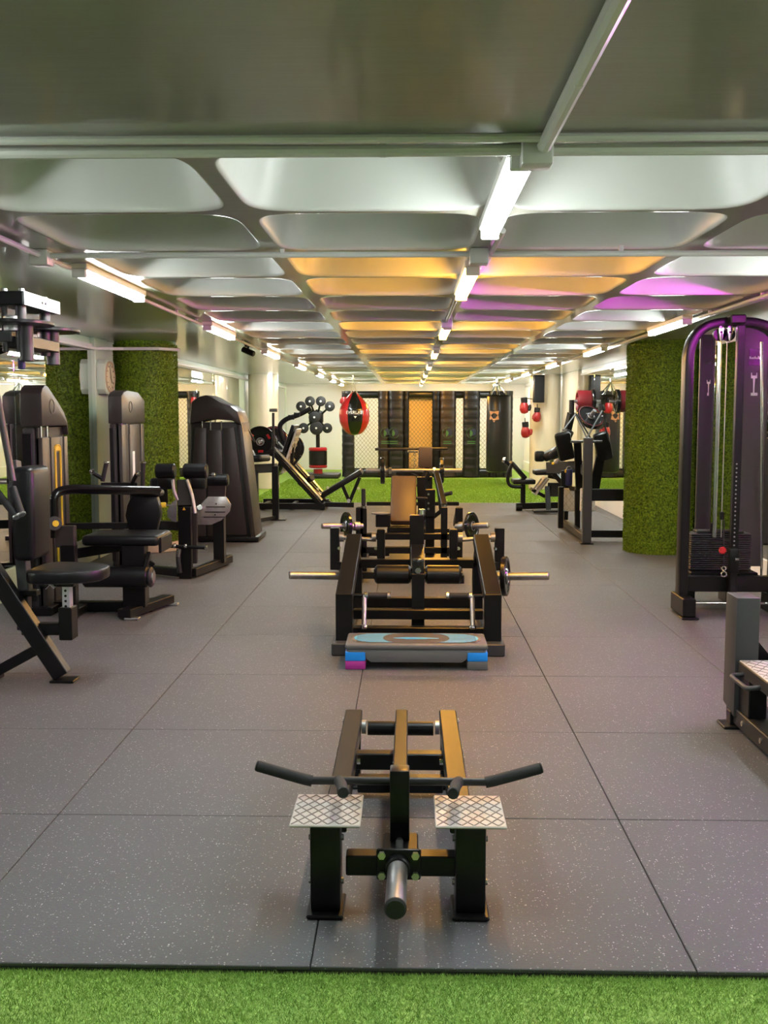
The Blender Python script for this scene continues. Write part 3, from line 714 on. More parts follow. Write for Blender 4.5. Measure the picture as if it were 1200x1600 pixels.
for i in range(28):
    a = 2 * PI * i / 28; c_, s_ = math.cos(a), math.sin(a)
    pts.append(((s1.x - s0.x) / 2 * math.copysign(abs(c_) ** 0.7, c_), (0.20 - 0.05 * c_) * math.copysign(abs(s_) ** 0.6, s_)))
M().prism(pts, 0.065, Z(((s0.x + s1.x) / 2, 5.62, s0.z - 0.035), (1, 0, 0), (0, 1, 0)), 0.02).build('seat_pad', 'vinyl', t)
M().span((q.x - 0.14, 5.5, s0.z - 0.06), (q.x + 0.05, 5.62, s0.z - 0.033), 0.004).build('seat_bracket', 'black', t)
M().tube([P(70, 918, 5.5), P(78, 910, 5.46), P(86, 918, 5.46)], 0.012, 10, 0.03).build('seat_lever', 'chrome', t)
b0, b1 = P(50, 872, 5.62), P(48, 728, 5.62)
M().beam(b0, b1, 0.28, 0.12, up=(1, 0, 0), r=0.035, seg=3).build('back_pad', 'vinyl', t)
M().beam(P(40, 925, 5.62), P(38, 720, 5.72) - V((0.06, 0, 0)), 0.07, 0.06, up=(1, 0, 0)).build('back_post', 'grey_metal', t)
M().beam(P(24, 926, 5.6), P(60, 926, 5.6), 0.07, 0.03).build('foot_bar', 'black', t)
M().beam(P(38, 925, 5.62), P(38, 985, 5.55), 0.06, 0.06, up=(0, 1, 0)).build('lower_post', 'black', t)
# overhead pivots and cams
zt = 2.03
xa, xb = -2.13, -1.965
M().span((-2.95, 5.50, 1.955), (xa, 5.60, 2.035), 0.005).build('top_beam', 'black', t)
blk = M().span((xa, 5.45, 1.985), (xb - 0.008, 5.99, 2.055), 0.005).build('pivot_block', 'black', t)
M().span((xb - 0.008, 5.45, 1.985), (xb, 5.99, 2.055), 0.002).build('silver_cover', 'silver', blk)
for y in (5.70, 5.75): bolt((xb, y, 2.02), (1, 0, 0), 0.008, blk, 'black')
for x, y in ((-2.09, 5.5), (-2.0, 5.5), (-2.02, 5.9)):
    M().cyl((x, y, 2.055), (x, y, 2.075), 0.016, n=10, bev=0.004).build('cap_nut', 'steel', blk)
for x, y, r in ((-2.10, 5.52, 0.016), (-2.015, 5.52, 0.028), (-2.03, 5.92, 0.030)):
    M().cyl((x, y, 1.75), (x, y, 1.99), r, n=18).build('pivot_shaft', 'charcoal', t)
for x, y, r, z in ((-2.06, 5.52, 0.21, 1.885), (-2.05, 5.98, 0.19, 1.885)):
    cmx = M().lathe((x, y, z), (0, 0, 1), [(0, r - 0.004), (0.004, r), (0.016, r), (0.02, r - 0.004)], 36).build('cam_disc', 'black', t)
    M().cyl((x, y, z - 0.03), (x, y, z + 0.05), 0.045, n=20, bev=0.004).build('cam_hub', 'steel', cmx)
M().span((-2.95, 5.50, 1.80), (-2.06, 5.58, 1.86), 0.005).build('lower_beam', 'grey_metal', t)
M().span((-2.10, 5.52, 1.77), (-1.96, 5.95, 1.83), 0.005).build('cross_link', 'black', t)
for x, y in ((-1.99, 5.52), (-2.0, 5.95)):
    M().cyl((x, y, 1.70), (x, y, 1.90), 0.036, n=18, bev=0.004).build('pivot_sleeve', 'charcoal', t)
M().cyl((-2.03, 5.55, 1.66), (-2.03, 5.55, 1.72), 0.02, n=12, bev=0.005).build('bumper', 'navy', t)
# swing arms with handles
M().tube([P(-40, 560, 5.5), P(-8, 600, 5.45), P(20, 752, 5.40)], 0.018, 12, 0.1).build('swing_arm', 'shroud', t)
M().tube([P(-30, 752, 5.42), P(12, 752, 5.42)], 0.015, 12).build('arm_link', 'chrome', t)
for a, b in (((20, 762), (33, 802)), ((-10, 762), (25, 806))):
    g = M().tube([P(a[0], a[1], 5.42), P(b[0], b[1], 5.36)], 0.019, 12).build('handle', 'grip', t)
    e0, e1 = P(b[0], b[1], 5.36), P(b[0] + 1.5, b[1] + 3, 5.355)
    M().cyl(e0, e1, 0.022, n=14, bev=0.003).build('handle_cap', 'chrome', g)
M().span((-2.95, 5.42, 0.0), (-2.62, 5.95, 1.75), 0.02, 2).build('weight_tower', 'shroud', t)
M().beam((-2.75, 5.55, 1.7), (-2.75, 5.55, 2.0), 0.09, 0.09, up=(0, 1, 0)).build('mast', 'black', t)
M().span((-2.7, 5.48, 0.0), (-2.2, 5.60, 0.07), 0.004).build('base_rail', 'black', t)

# ================================================================== selector towers seen from their open side
def side_tower(t, x0, x1, y0, y1, zt, yellow):
    ym = (y0 + y1) / 2; dy = y1 - y0
    sh = M().span((x0, y0, 0.02), (x1 - 0.05, y1, zt - 0.30), 0.012, 2).build('tower_shell', 'shroud_dark', t)
    M().span((x0 - 0.002, y0 - 0.003, 0.10), (x1 - 0.07, y0 + 0.004, zt - 0.34), 0.003).build('shell_seam', 'black', sh)
    poly = [(y0, zt - 0.29), (y0, zt - 0.06), (y0 + 0.05 * dy, zt - 0.025), (y0 + 0.16 * dy, zt), (y0 + 0.26 * dy, zt - 0.01), (y0 + 0.60 * dy, zt - 0.11), (y0 + 0.84 * dy, zt - 0.19), (y0 + 0.96 * dy, zt - 0.26), (y1, zt - 0.36),
            (y1 - 0.03 * dy, zt - 0.36), (y0 + 0.93 * dy, zt - 0.29)]
    if not yellow:
        poly = [(y0, zt - 0.30), (y0, zt - 0.055), (y0 + 0.10 * dy, zt - 0.02), (y0 + 0.24 * dy, zt), (y0 + 0.72 * dy, zt - 0.012), (y1, zt - 0.085), (y1, zt - 0.30)]
    hd = M().prism(poly, x1 - x0 + 0.02, Z((x0 - 0.01, 0, 0), (0, 1, 0), (0, 0, 1)), 0.008).build('hood', 'shroud', t)
    M().ring((x1 + 0.011, y0 + 0.36 * dy, zt - 0.15), (1, 0, 0), 0.05, 0.004, 20, 6).build('hood_emblem', 'shroud_dark', hd)
    for a, b in ((y0 + 0.02, y0 + 0.30 * dy), (y0 + 0.36 * dy, y0 + 0.80 * dy), (y0 + 0.86 * dy, y1)):
        M().span((x1 - 0.05, a, 0.06), (x1, b, zt - (0.37 if yellow else 0.31)), 0.006, 2).build('front_panel', 'shroud', t)
    M().span((x1 - 0.045, y0 + 0.02, 0.06), (x1 - 0.03, y1 - 0.01, zt - 0.30), 0).build('inner_panel', 'shroud_dark', t)
    ya, yb = y0 + 0.47 * dy, y0 + 0.66 * dy
    if yellow:
        g = fillet([(x1 + 0.003, ya, 0.35), (x1 + 0.003, ya, zt - 0.43), (x1 + 0.003, yb, zt - 0.43), (x1 + 0.003, yb, 0.35)], 0.04)
        M().sweep(g, rrect(0.012, 0.018, 0.004, 1), up=(1, 0, 0)).build('yellow_trim', 'yellow', t)
        M().span((x1 - 0.01, ya - 0.005, zt - 0.475), (x1 + 0.008, yb + 0.005, zt - 0.435), 0.006).build('yellow_tab', 'yellow', t)
        M().span((x1 - 0.02, ya + 0.008, 0.35), (x1 + 0.002, yb - 0.008, zt - 0.48), 0.002).build('pin_slot', 'shroud_dark', t)
    else:
        M().span((x1 - 0.01, y0 + 0.315 * dy, zt - 0.95), (x1 + 0.003, y0 + 0.345 * dy, zt - 0.40), 0.002).build('pin_slot', 'shroud_dark', t)
        M().span((x1 - 0.004, ya - 0.02, zt - 0.82), (x1 + 0.004, ya + 0.05, zt - 0.56), 0.002).build('load_label', 'white_print', t)
    for y in (y0 + 0.12 * dy, y0 + 0.34 * dy):
        M().cyl((x1 - 0.025, y, zt - 0.38), (x1 - 0.025, y, zt - 0.27), 0.010, n=10).build('guide_rod', 'chrome', t)
    M().span((x0 - 0.02, y0 - 0.02, 0), (x1 + 0.04, y1 + 0.02, 0.06), 0.005).build('tower_base', 'black', t)

t = thing('leg_extension_machine', 'leg extension machine with yellow-edged weight tower and long shin roller', 'gym machine', (-2.2, 7.4, 0))
side_tower(t, -2.70, -2.565, 7.30, 7.86, 1.63, True)
za = 0.055
M().span((-2.6, 7.45, 0.0), (-1.85, 7.53, 0.07), 0.004).build('base_rail', 'black', t)
M().span((-2.40, 7.16, 0.0), (-2.32, 7.5, 0.06), 0.004).build('base_rail', 'black', t)
fb = M().beam((-1.97, 7.15, 0.045), (-1.80, 7.75, 0.045), 0.10, 0.06).build('foot_rail', 'black', t)
for y, x in ((7.17, -1.95), (7.72, -1.80)):
    M().box((x + 0.03, y, 0.008), (0.10, 0.07, 0.016), 0.004).build('foot_flange', 'steel', fb)
M().span((-2.02, 7.30, 0.06), (-1.86, 7.42, 0.50), 0.005).build('seat_column', 'black', t)
M().beam((-2.42, 7.45, 0.42), (-1.95, 7.45, 0.50), 0.06, 0.07).build('seat_beam', 'black', t)
sp = M().box((-2.03, 7.50, 0.535), (0.55, 0.42, 0.075), 0.03, 3).build('seat_pad', 'vinyl', t)
M().box((-1.755, 7.50, 0.50), (0.02, 0.34, 0.11), 0.006).build('seat_side_plate', 'black', t)
M().beam((-1.92, 7.34, 0.44), (-1.80, 7.34, 0.36), 0.03, 0.03).build('seat_brace', 'black', t)
ro = M().cyl((-2.26, 7.20, 0.295), (-1.805, 7.20, 0.295), 0.072, n=26, bev=0.012).build('shin_roller', 'vinyl', t)
M().cyl((-1.805, 7.20, 0.295), (-1.775, 7.20, 0.295), 0.072, n=26, bev=0.012).build('roller_end_cap', 'charcoal', ro)
M().cyl((-1.775, 7.20, 0.295), (-1.768, 7.20, 0.295), 0.045, n=20).build('roller_axle_cap', 'steel', ro)
M().beam((-1.84, 7.22, 0.29), (-1.84, 7.36, 0.44), 0.03, 0.05).build('roller_arm', 'black', t)
# tapered back pad facing the camera
yb_ = 7.86
outl = [(205, 775), (245, 775), (249, 790), (251, 803), (244, 832), (202, 832), (195, 806), (198, 790)]
pl_ = [P(x, y, yb_) for x, y in outl]
M().prism([(p.x + 2.0, p.z - 0.6) for p in pl_][::-1], 0.075, Z((-2.0, yb_ + 0.075, 0.6), (1, 0, 0), (0, 0, 1)), 0.014).build('back_pad', 'vinyl', t)
p0, p1 = P(204, 766, 7.9), P(252, 776, 7.9)
M().span((p0.x, 7.86, p1.z), (p1.x, 8.02, p0.z), 0.02, 3).build('head_pad', 'vinyl', t)
arm = fillet([P(86, 840, 7.20), P(84, 770, 7.20), P(110, 764, 7.3), P(248, 767, 7.84)], 0.14, 8)
M().sweep(arm, rrect(0.05, 0.062, 0.014, 2)).build('swing_frame', 'black_gloss', t)
M().beam(P(100, 822, 7.8), P(200, 821, 7.9), 0.05, 0.045).build('back_beam', 'black', t)
M().beam(P(88, 838, 7.2), P(118, 838, 7.2), 0.06, 0.15).build('pivot_box', 'shroud', t)
M().beam((-2.36, 7.2, 0.0), (-2.36, 7.2, 0.52), 0.10, 0.07, up=(0, 1, 0)).build('pivot_post', 'black', t)
M().cyl(P(85, 818, 7.16), P(85, 818, 7.10), 0.05, n=20, bev=0.005).build('range_dial', 'grey_metal', t)
M().cyl(P(87, 818, 7.10), P(87, 818, 7.095), 0.022, n=16).build('dial_mark', 'yellow', t)
M().beam(P(158, 757, 7.95), P(215, 757, 7.98), 0.03, 0.03).build('handle_beam', 'black', t)
for a, b, yy in (((160, 752), (166, 724), 7.95), ((223, 760), (224, 724), 7.95)):
    h = M().cyl(P(a[0], a[1], yy), P(b[0], b[1], yy), 0.017, n=14).build('handle', 'grip', t)
    M().cyl(P(b[0], b[1], yy), P(b[0] + 0.3, b[1] - 3, yy), 0.023, n=14, bev=0.004).build('handle_cap', 'chrome', h)
for a, b, yy in (((160, 748), (142, 737), 7.95), ((206, 756), (214, 740), 7.95)):
    M().cyl(P(a[0], a[1], yy), P(b[0], b[1], yy - 0.02), 0.016, n=14).build('adjust_lever', 'black', t)
    M().cyl(P(b[0], b[1], yy - 0.02), P(b[0] + 4, b[1], yy - 0.03), 0.021, n=14, bev=0.004).build('lever_knob', 'chrome', t)

# ================================================================== hip machine with steel foot plates
t = thing('hip_machine', 'black hip machine with twin head rolls and grey steel foot plates', 'gym machine', (-2.0, 9.1, 0))
side_tower(t, -2.665, -2.56, 9.30, 10.10, 1.64, False)
q0, q1 = P(289, 905, 8.93), P(289, 792, 8.93)
ub = M().beam((q0.x, 8.98, 0.0), (q0.x, 8.98, q1.z), 0.11, 0.07, up=(0, 1, 0)).build('front_column', 'black', t)
tri = M().prism([(-0.014, 0), (0.014, 0), (0, 0.026)], 0.002, Z((q0.x, 8.945, 0.60), (1, 0, 0), (0, 0, 1))).build('triangle_mark', 'yellow', ub)
M().beam((q0.x, 8.98, q1.z), (q0.x - 0.02, 9.05, q1.z + 0.22), 0.12, 0.07).build('upper_column', 'black', t)
M().beam((q0.x + 0.06, 8.98, 0.05), (-1.70, 9.85, 0.05), 0.06, 0.07).build('base_rail', 'black', t)
M().beam((q0.x - 0.05, 8.98, 0.05), (-2.58, 9.35, 0.05), 0.06, 0.07).build('base_rail', 'black', t)
M().span((-1.80, 9.55, 0.05), (-1.70, 9.66, 0.56), 0.004).build('rear_post', 'black', t)
M().beam((q0.x, 9.3, 0.42), (-2.58, 9.5, 0.42), 0.07, 0.08).build('tower_beam', 'black', t)
for x0_, x1_ in ((244, 274), (287, 324)):
    a, b = P(x0_, 736, 9.1), P(x1_, 736, 9.1)
    M().cyl(a, b, 0.066, n=24, bev=0.012).build('head_roll', 'vinyl', t)
    M().box(((a.x + b.x) / 2, 9.13, a.z - 0.10), ((b.x - a.x) * 0.86, 0.10, 0.12), 0.02, 2).build('roll_bracket', 'black', t)
a, b = P(322, 750, 9.55), P(357, 750, 9.55)
M().cyl(a, b, 0.055, n=24, bev=0.01).build('side_roll', 'vinyl', t)
M().cyl(P(318, 743, 9.25), P(333, 742, 9.2), 0.010, n=10).build('pin_rod', 'black', t)
M().cyl(P(331, 742, 9.2), P(336, 742, 9.2), 0.020, n=14, bev=0.004).build('pin_knob', 'chrome', t)
M().beam(P(340, 752, 9.55), P(336, 812, 9.6), 0.16, 0.05, up=(0, 1, 0)).build('roll_post', 'shroud', t)
op = [(325, 776), (353, 776), (361, 788), (359, 799), (346, 813), (330, 820), (304, 820), (300, 812), (312, 790)]
pp = [P(x, y, 9.35) for x, y in op]
fpl = M().prism([(p.x + 1.8, p.z - 0.4) for p in pp][::-1], 0.012, Z((-1.8, 9.36, 0.4), (1, 0, 0), (0, 0, 1)), 0.003).build('foot_plate', 'tread_dark', t)
M().cyl(P(312, 793, 9.30), P(312, 793, 9.36), 0.026, n=14, bev=0.004).build('plate_pivot', 'chrome', fpl)
for x, y in ((338, 787), (336, 804)): bolt(P(x, y, 9.352), (0, -1, 0), 0.008, fpl)
for k in range(3):
    a_, b_ = P(318 + k * 2, 808 - 8 * k, 9.349), P(352, 808 - 8 * k, 9.349)
    M().beam(a_, b_, 0.006, 0.008, r=0).build('plate_slot', 'black', fpl)
op = [(276, 780), (268, 786), (261, 797), (262, 808), (270, 815), (276, 816)]
pp = [P(x, y, 9.2) for x, y in op]
M().prism([(p.x + 1.8, p.z - 0.4) for p in pp], 0.012, Z((-1.8, 9.21, 0.4), (1, 0, 0), (0, 0, 1)), 0.003).build('foot_plate', 'tread_dark', t)
for pts in (([P(270, 750, 9.0), P(272, 768, 8.97), P(278, 782, 8.96)]), ([P(292, 750, 9.0), P(300, 772, 8.97), P(305, 802, 8.95)])):
    M().tube(pts, 0.016, 10, 0.1).build('curved_arm', 'steel', t)
M().beam(P(304, 800, 9.1), P(304, 880, 9.1), 0.05, 0.05, up=(0, 1, 0)).build('side_post', 'shroud', t)
M().cyl(P(254, 853, 8.92), P(324, 856, 8.92), 0.016, n=12).build('foot_peg_bar', 'black', t)
for x, y in ((273, 853), (290, 853), (322, 856)):
    M().cyl(P(x - 2, y, 8.915), P(x + 2, y, 8.915), 0.021, n=14, bev=0.004).build('peg_collar', 'chrome', t)
M().tube([P(280, 858, 8.9), P(278, 872, 8.88), P(281, 895, 8.88)], 0.022, 12, 0.05).build('lever_foot', 'charcoal', t)
M().cyl(P(280, 858, 8.88), P(278, 870, 8.87), 0.014, n=10).build('chrome_link', 'chrome', t)
p = P(255, 789, 9.0)
M().box(p, (0.055, 0.03, 0.045), 0.01, 2).build('yellow_pin', 'yellow', t)
M().beam(p, P(272, 790, 9.0), 0.015, 0.015).build('pin_stem', 'steel', t)
# dark curved pad behind
a = P(246, 760, 9.15)
M().box((a.x, 9.2, a.z - 0.05), (0.16, 0.06, 0.24), 0.028, 3).build('side_pad', 'vinyl', t)

# ================================================================== broad bronze-black weight shroud
t = thing('selector_machine', 'broad dark weight shroud with peaked hood beside the turf column', 'gym machine', (-2.1, 11.8, 0))
yS = 11.55
def poly_px(pts, y): return [P(a, b, y) for a, b in pts]
def face(pts, y, depth, r, name, m, par):
    pp = poly_px(pts, y); pol = [(p.x, p.z) for p in pp]
    area = sum(pol[i][0] * pol[(i + 1) % len(pol)][1] - pol[(i + 1) % len(pol)][0] * pol[i][1] for i in range(len(pol)))
    if area < 0: pol = pol[::-1]
    return M().prism(pol, depth, Z((0, y + depth, 0), (1, 0, 0), (0, 0, 1)), r).build(name, m, par)
face([(296, 845), (400, 845), (379, 660), (298, 660)], yS + 0.03, 0.5, 0.01, 'tower_shell', 'shroud_dark', t)
hd = face([(296, 663), (299, 628), (310, 620), (322, 617), (332, 621), (345, 629), (360, 634), (371, 643), (378, 665), (372, 662), (362, 657), (330, 655), (305, 660)], yS - 0.04, 0.58, 0.012, 'hood', 'shroud', t)
face([(304, 668), (322, 669), (322, 838), (297, 838)], yS, 0.06, 0.006, 'front_panel', 'shroud', t)
face([(324, 672), (346, 672), (350, 838), (324, 838)], yS - 0.01, 0.06, 0.006, 'front_panel', 'shroud', t)
face([(349, 669), (366, 668), (386, 836), (353, 836)], yS, 0.06, 0.006, 'front_panel', 'shroud', t)
face([(370, 664), (378, 664), (400, 845), (392, 845)], yS - 0.03, 0.55, 0.006, 'edge_column', 'shroud', t)
face([(300, 839), (404, 839), (404, 846), (300, 846)], yS - 0.06, 0.62, 0.004, 'tower_base', 'black', t)
for x in (316, 329, 346):
    M().cyl(P(x, 658, yS + 0.02), P(x, 673, yS + 0.02), 0.008, n=10).build('guide_rod', 'chrome', t)
M().tube([P(377, 662, yS + 0.2), P(388, 672, yS + 0.4), P(398, 690, yS + 0.7)], 0.012, 10, 0.1).build('link_arm', 'black', t)
M().beam((-2.3, 11.9, 0.04), (-2.9, 11.9, 0.04), 0.08, 0.07).build('base_rail', 'black', t)

# ================================================================== padded post machine in front of the leg press
t = thing('arm_curl_machine', 'black frame machine with tall thin T-handle and arm pad', 'gym machine', (-1.85, 13.95, 0))
fp = M().beam(P(431, 812, 13.9), P(430, 728, 13.9), 0.085, 0.085, up=(0, 1, 0)).build('front_post', 'black', t)
M().box((P(433, 812, 13.9).x + 0.02, 13.9, 0.006), (0.20, 0.12, 0.012), 0.003).build('foot_flange', 'black', fp)
M().beam(P(431, 731, 13.95), P(384, 733, 14.15), 0.10, 0.12).build('top_beam', 'shroud', t)
M().cyl(P(427, 728, 13.9), P(427, 645, 13.9), 0.018, n=12).build('mast_rod', 'black', t)
M().cyl(P(421, 641, 13.9), P(433, 641, 13.9), 0.022, n=14, bev=0.004).build('t_handle', 'chrome', t)
M().beam(P(384, 717, 14.1), P(416, 716, 14.0), 0.30, 0.09, r=0.03, seg=3).build('arm_pad', 'vinyl', t)
M().tube([P(391, 700, 14.0), P(396, 706, 14.0), P(402, 722, 13.95)], 0.013, 10, 0.05).build('hand_lever', 'steel', t)
for x in (402, 397):
    M().beam(P(x, 818 if x == 402 else 840, 13.6), P(x - 2, 735, 13.9), 0.05, 0.07, up=(0, 1, 0)).build('rear_post', 'black', t)
M().cyl(P(394, 758, 13.6), P(401, 758, 13.6), 0.024, n=14, bev=0.005).build('adjust_knob', 'chrome', t)
M().beam((P(398, 828, 13.6).x, 13.35, 0.04), (P(431, 812, 13.9).x, 13.9, 0.04), 0.05, 0.05).build('base_rail', 'black', t)
M().beam(P(399, 828, 13.3), P(399, 800, 13.4), 0.05, 0.06, up=(0, 1, 0)).build('front_stub', 'black', t)

# ================================================================== leg press facing the cage
YL = 15.5
t = thing('leg_press', 'black incline leg press with striped foot plate and raised seat back', 'gym machine', (-1.4, YL, 0))
for y in (15.3, 16.1):
    M().beam(P(400, 791, 15.3) * 1 + V((0, y - 15.3, 0)), P(508, 791, 15.3) + V((0, y - 15.3, 0)), 0.06, 0.09).build('base_rail', 'black', t)
    a, b = P(420, 700, 15.3), P(500, 788, 15.3); a.y = b.y = y
    rl = M().beam(a, b, 0.06, 0.06).build('slide_rail', 'black', t)
    M().cyl(a + V((0.03, 0, 0.06)), b + V((0.03, 0, 0.06)), 0.025, n=14).build('guide_rod', 'chrome', t)
for z0, nm in ((0.045, 'base_cross'),):
    for x in (410, 455, 504):
        q = P(x, 790, 15.3); M().span((q.x - 0.03, 15.3, 0.01), (q.x + 0.03, 16.1, 0.08), 0.004).build('base_cross', 'black', t)
M().beam(P(508, 788, 15.4), P(553, 789, 15.4), 0.07, 0.07).build('base_tail', 'black', t)
# sled with foot plate
p0, p1 = P(444, 738, 15.7), P(467, 670, 15.7)
sl = M().beam(p0, p1, 0.62, 0.03, up=(1, 0, 0)).build('foot_plate', 'tread', t)
for k in range(7):
    c_ = p0.lerp(p1, (k + 0.6) / 7.4)
    M().beam(c_ + V((0.018, -0.29, 0)), c_ + V((0.018, 0.29, 0)), 0.012, 0.05).build('tread_bar', 'tread_line', sl)
p0, p1 = P(441, 742, 15.7), P(468, 664, 15.7)
M().beam(p0 - V((0.06, 0, 0)), p1 - V((0.06, 0, 0)), 0.66, 0.05, up=(1, 0, 0)).build('sled_frame', 'black', t)
M().beam(P(400, 700, 15.7), P(452, 712, 15.7), 0.60, 0.10).build('sled_body', 'black', t)
M().sweep(fillet([P(443, 690, 15.5), P(436, 665, 15.5), P(446, 655, 15.5), P(468, 648, 15.5), P(486, 638, 15.5)], 0.08), rrect(0.07, 0.07, 0.012, 2)).build('sled_arm', 'black', t)
for x, y in ((455, 652), (464, 648)):
    M().box(P(x, y, 15.46), (0.09, 0.05, 0.07), 0.006).build('arm_clamp', 'black', t)
M().beam(P(458, 690, 15.6), P(455, 735, 15.6), 0.05, 0.05).build('stop_arm', 'black', t)
M().beam(P(470, 712, 15.6), P(452, 735, 15.6), 0.05, 0.04).build('stop_hook', 'black', t)
# seat, pad, adjuster
M().beam(P(500, 776, 15.7), P(566, 736, 15.7), 0.46, 0.085, r=0.02, seg=2).build('seat_back', 'vinyl', t)
M().beam(P(468, 752, 15.7), P(498, 776, 15.7), 0.40, 0.06, r=0.015, seg=2).build('seat_pad', 'vinyl', t)
M().beam(P(480, 758, 15.5), P(494, 772, 15.5), 0.14, 0.06).build('tan_side_plate', 'vinyl_tan_sheen', t)
M().beam(P(535, 758, 15.5), P(546, 784, 15.5), 0.05, 0.05).build('back_strut', 'black', t)
M().beam(P(562, 746, 15.5), P(545, 787, 15.5), 0.05, 0.05).build('back_prop', 'black', t)
M().beam(P(500, 778, 15.5), P(524, 789, 15.5), 0.05, 0.04).build('seat_link', 'black', t)
M().cyl(P(482, 750, 15.42), P(488, 746, 15.35), 0.05, n=12, bev=0.006).build('lock_knob', 'black', t)
for x, y in ((500, 771), (545, 782)): bolt(P(x, y, 15.44), (0, -1, 0), 0.03, t)
for x, y in ((497, 764), (512, 762), (560, 763)): M().cyl(P(x, y, 15.42), P(x, y, 15.37), 0.022, n=10, bev=0.004).build('adjust_pin', 'zinc', t)
for k, (x, y, yy, r) in enumerate(((407, 690, 15.05, 0.225), (428, 688, 16.3, 0.225), (454, 700, 16.5, 0.22))):
    pc = P(x, y, yy); weight_plate(pc, (0, -1, 0), r, 0.05, ['big black weight plate with red marks nearest on the leg press', 'black weight plate with red rim behind the thin T-handle rod', 'black weight plate behind the striped leg press foot plate'][k],
                 'leg press plates', rim=['black', 'red_dark', 'black'][k], marks=[0.5, 0.9, None][k])
    M().cyl((pc.x, min(yy - 0.06, 15.7) if k else yy - 0.06, pc.z), (pc.x, max(yy + 0.06, 15.6), pc.z), 0.024, n=14).build('weight_peg', 'steel', t)

# ================================================================== boxing target machine
YT = 23.0
t = thing('boxing_target', 'boxing target machine with round pads over a red and black drum', 'boxing machine', (-1.95, YT, 0))
q = P(497, 742, YT)
M().box((q.x, YT + 0.2, 0.05), (0.95, 0.9, 0.10), 0.03, 2).build('platform', 'charcoal', t)
M().cyl((q.x, YT, 0.10), (q.x, YT, 0.20), 0.10, n=20).build('drum_foot', 'red', t)
z0, z1 = P(497, 731, YT).z, P(497, 699, YT).z
M().cyl((q.x, YT, z0), (q.x, YT, z0 + 0.07), 0.205, n=30, bev=0.02).build('drum_band', 'red', t)
M().cyl((q.x, YT, z0 + 0.07), (q.x, YT, z1 - 0.08), 0.202, n=30).build('drum_body', 'black', t)
M().cyl((q.x, YT, z1 - 0.08), (q.x, YT, z1), 0.205, n=30, bev=0.02).build('drum_band', 'red', t)
M().cyl((q.x, YT, z1), (q.x, YT, P(497, 640, YT).z), 0.045, n=16).build('mast', 'black', t)
hub = M().box(P(494, 652, YT - 0.02), (0.32, 0.16, 0.30), 0.06, 2).build('centre_unit', 'black', t)
for x, y, r in ((470, 635, 0.112), (484, 627, 0.112), (501, 627, 0.112), (515, 635, 0.112), (474, 669, 0.115), (494, 669, 0.15), (511, 669, 0.112), (491, 652, 0.13)):
    c_ = P(x, y, YT - 0.2)
    M().tube([c_ + V((0, 0.08, 0)), P(494, 655, YT - 0.03)], 0.022, 8).build('pad_arm', 'black', t)
    pd = M().lathe(c_, (0, 1, 0), [(0, 0.005), (0.002, r * 0.5), (0.02, r * 0.9), (0.05, r), (0.09, r * 0.9), (0.10, r * 0.3)], 24).build('round_pad', 'grip', t)
    M().cyl(c_ + V((0, -0.004, 0)), c_ + V((0, 0.01, 0)), 0.022, n=14).build('pad_light', 'white', pd)

# ================================================================== red and black wrecking ball bag
YBALL = 20.3
cb = P(553.5, 647, YBALL); top = P(551, 590, YBALL)
t = thing('ball_bag', 'red and black teardrop punching ball hanging by white ropes', 'punching bag', (cb.x, cb.y, cb.z - 0.42))
prof = [(-0.41, 0.02), (-0.405, 0.09), (-0.36, 0.165), (-0.27, 0.235), (-0.15, 0.285), (-0.02, 0.300), (0.10, 0.285), (0.21, 0.235), (0.30, 0.165), (0.37, 0.10), (0.42, 0.07), (0.43, 0.02)]
NSEG = 48
def ball_r(h):
    for (h0, r0), (h1, r1) in zip(prof, prof[1:]):
        if h0 <= h <= h1: return r0 + (r1 - r0) * (h - h0) / (h1 - h0)
    return 0.02
pf = [(h, ball_r(h)) for h in [-0.41 + 0.84 * i / 40 for i in range(41)]]
for k in range(6):
    a0 = -PI / 2 - PI / 6 + 0.12 + k * PI / 3; vs = []; fs = []; n = 9
    for h, r in pf:
        for i in range(n):
            a = a0 + PI / 3 * i / (n - 1); rr = r * (1 - 0.012 * (abs(2 * i / (n - 1) - 1) ** 6)); vs.append(cb + V((rr * math.cos(a), rr * math.sin(a), h)))
    for j in range(len(pf) - 1):
        for i in range(n - 1): fs.append((j * n + i, j * n + i + 1, (j + 1) * n + i + 1, (j + 1) * n + i))
    M().add(vs, fs).build('ball_panel', 'black_gloss' if k % 3 == 0 else 'red', t, smooth=60)
tv, tf = text_geo('EVERLAST', 0.085)
vs = []
for v in tv:
    a = -PI / 2 + 0.12 + v.x / 0.30; h = 0.03 + v.y; r = ball_r(h) + 0.004
    vs.append(cb + V((r * math.cos(a), r * math.sin(a), h)))
M().add(vs, tf).build('lettering', 'white_print', t, smooth=0)
ap = -PI / 2 + 0.12
vs = [cb + V(((ball_r(h) + 0.004) * math.cos(ap + w / 0.3), (ball_r(h) + 0.004) * math.sin(ap + w / 0.3), h)) for w, h in ((-0.03, -0.04), (0.03, -0.04), (0, -0.08))]
M().add(vs, [(0, 1, 2)]).build('emblem', 'white_print', t, smooth=0)
topc = V((top.x, YBALL, CEIL))
for i in range(4):
    a = PI / 4 + i * PI / 2
    M().tube([cb + V((0.09 * math.cos(a), 0.09 * math.sin(a), 0.385)), topc - V((0, 0, 0.06))], 0.006, 6).build('rope', 'rope', t)
M().cyl(topc - V((0, 0, 0.07)), topc, 0.02, n=12).build('ceiling_hook', 'chrome', t)

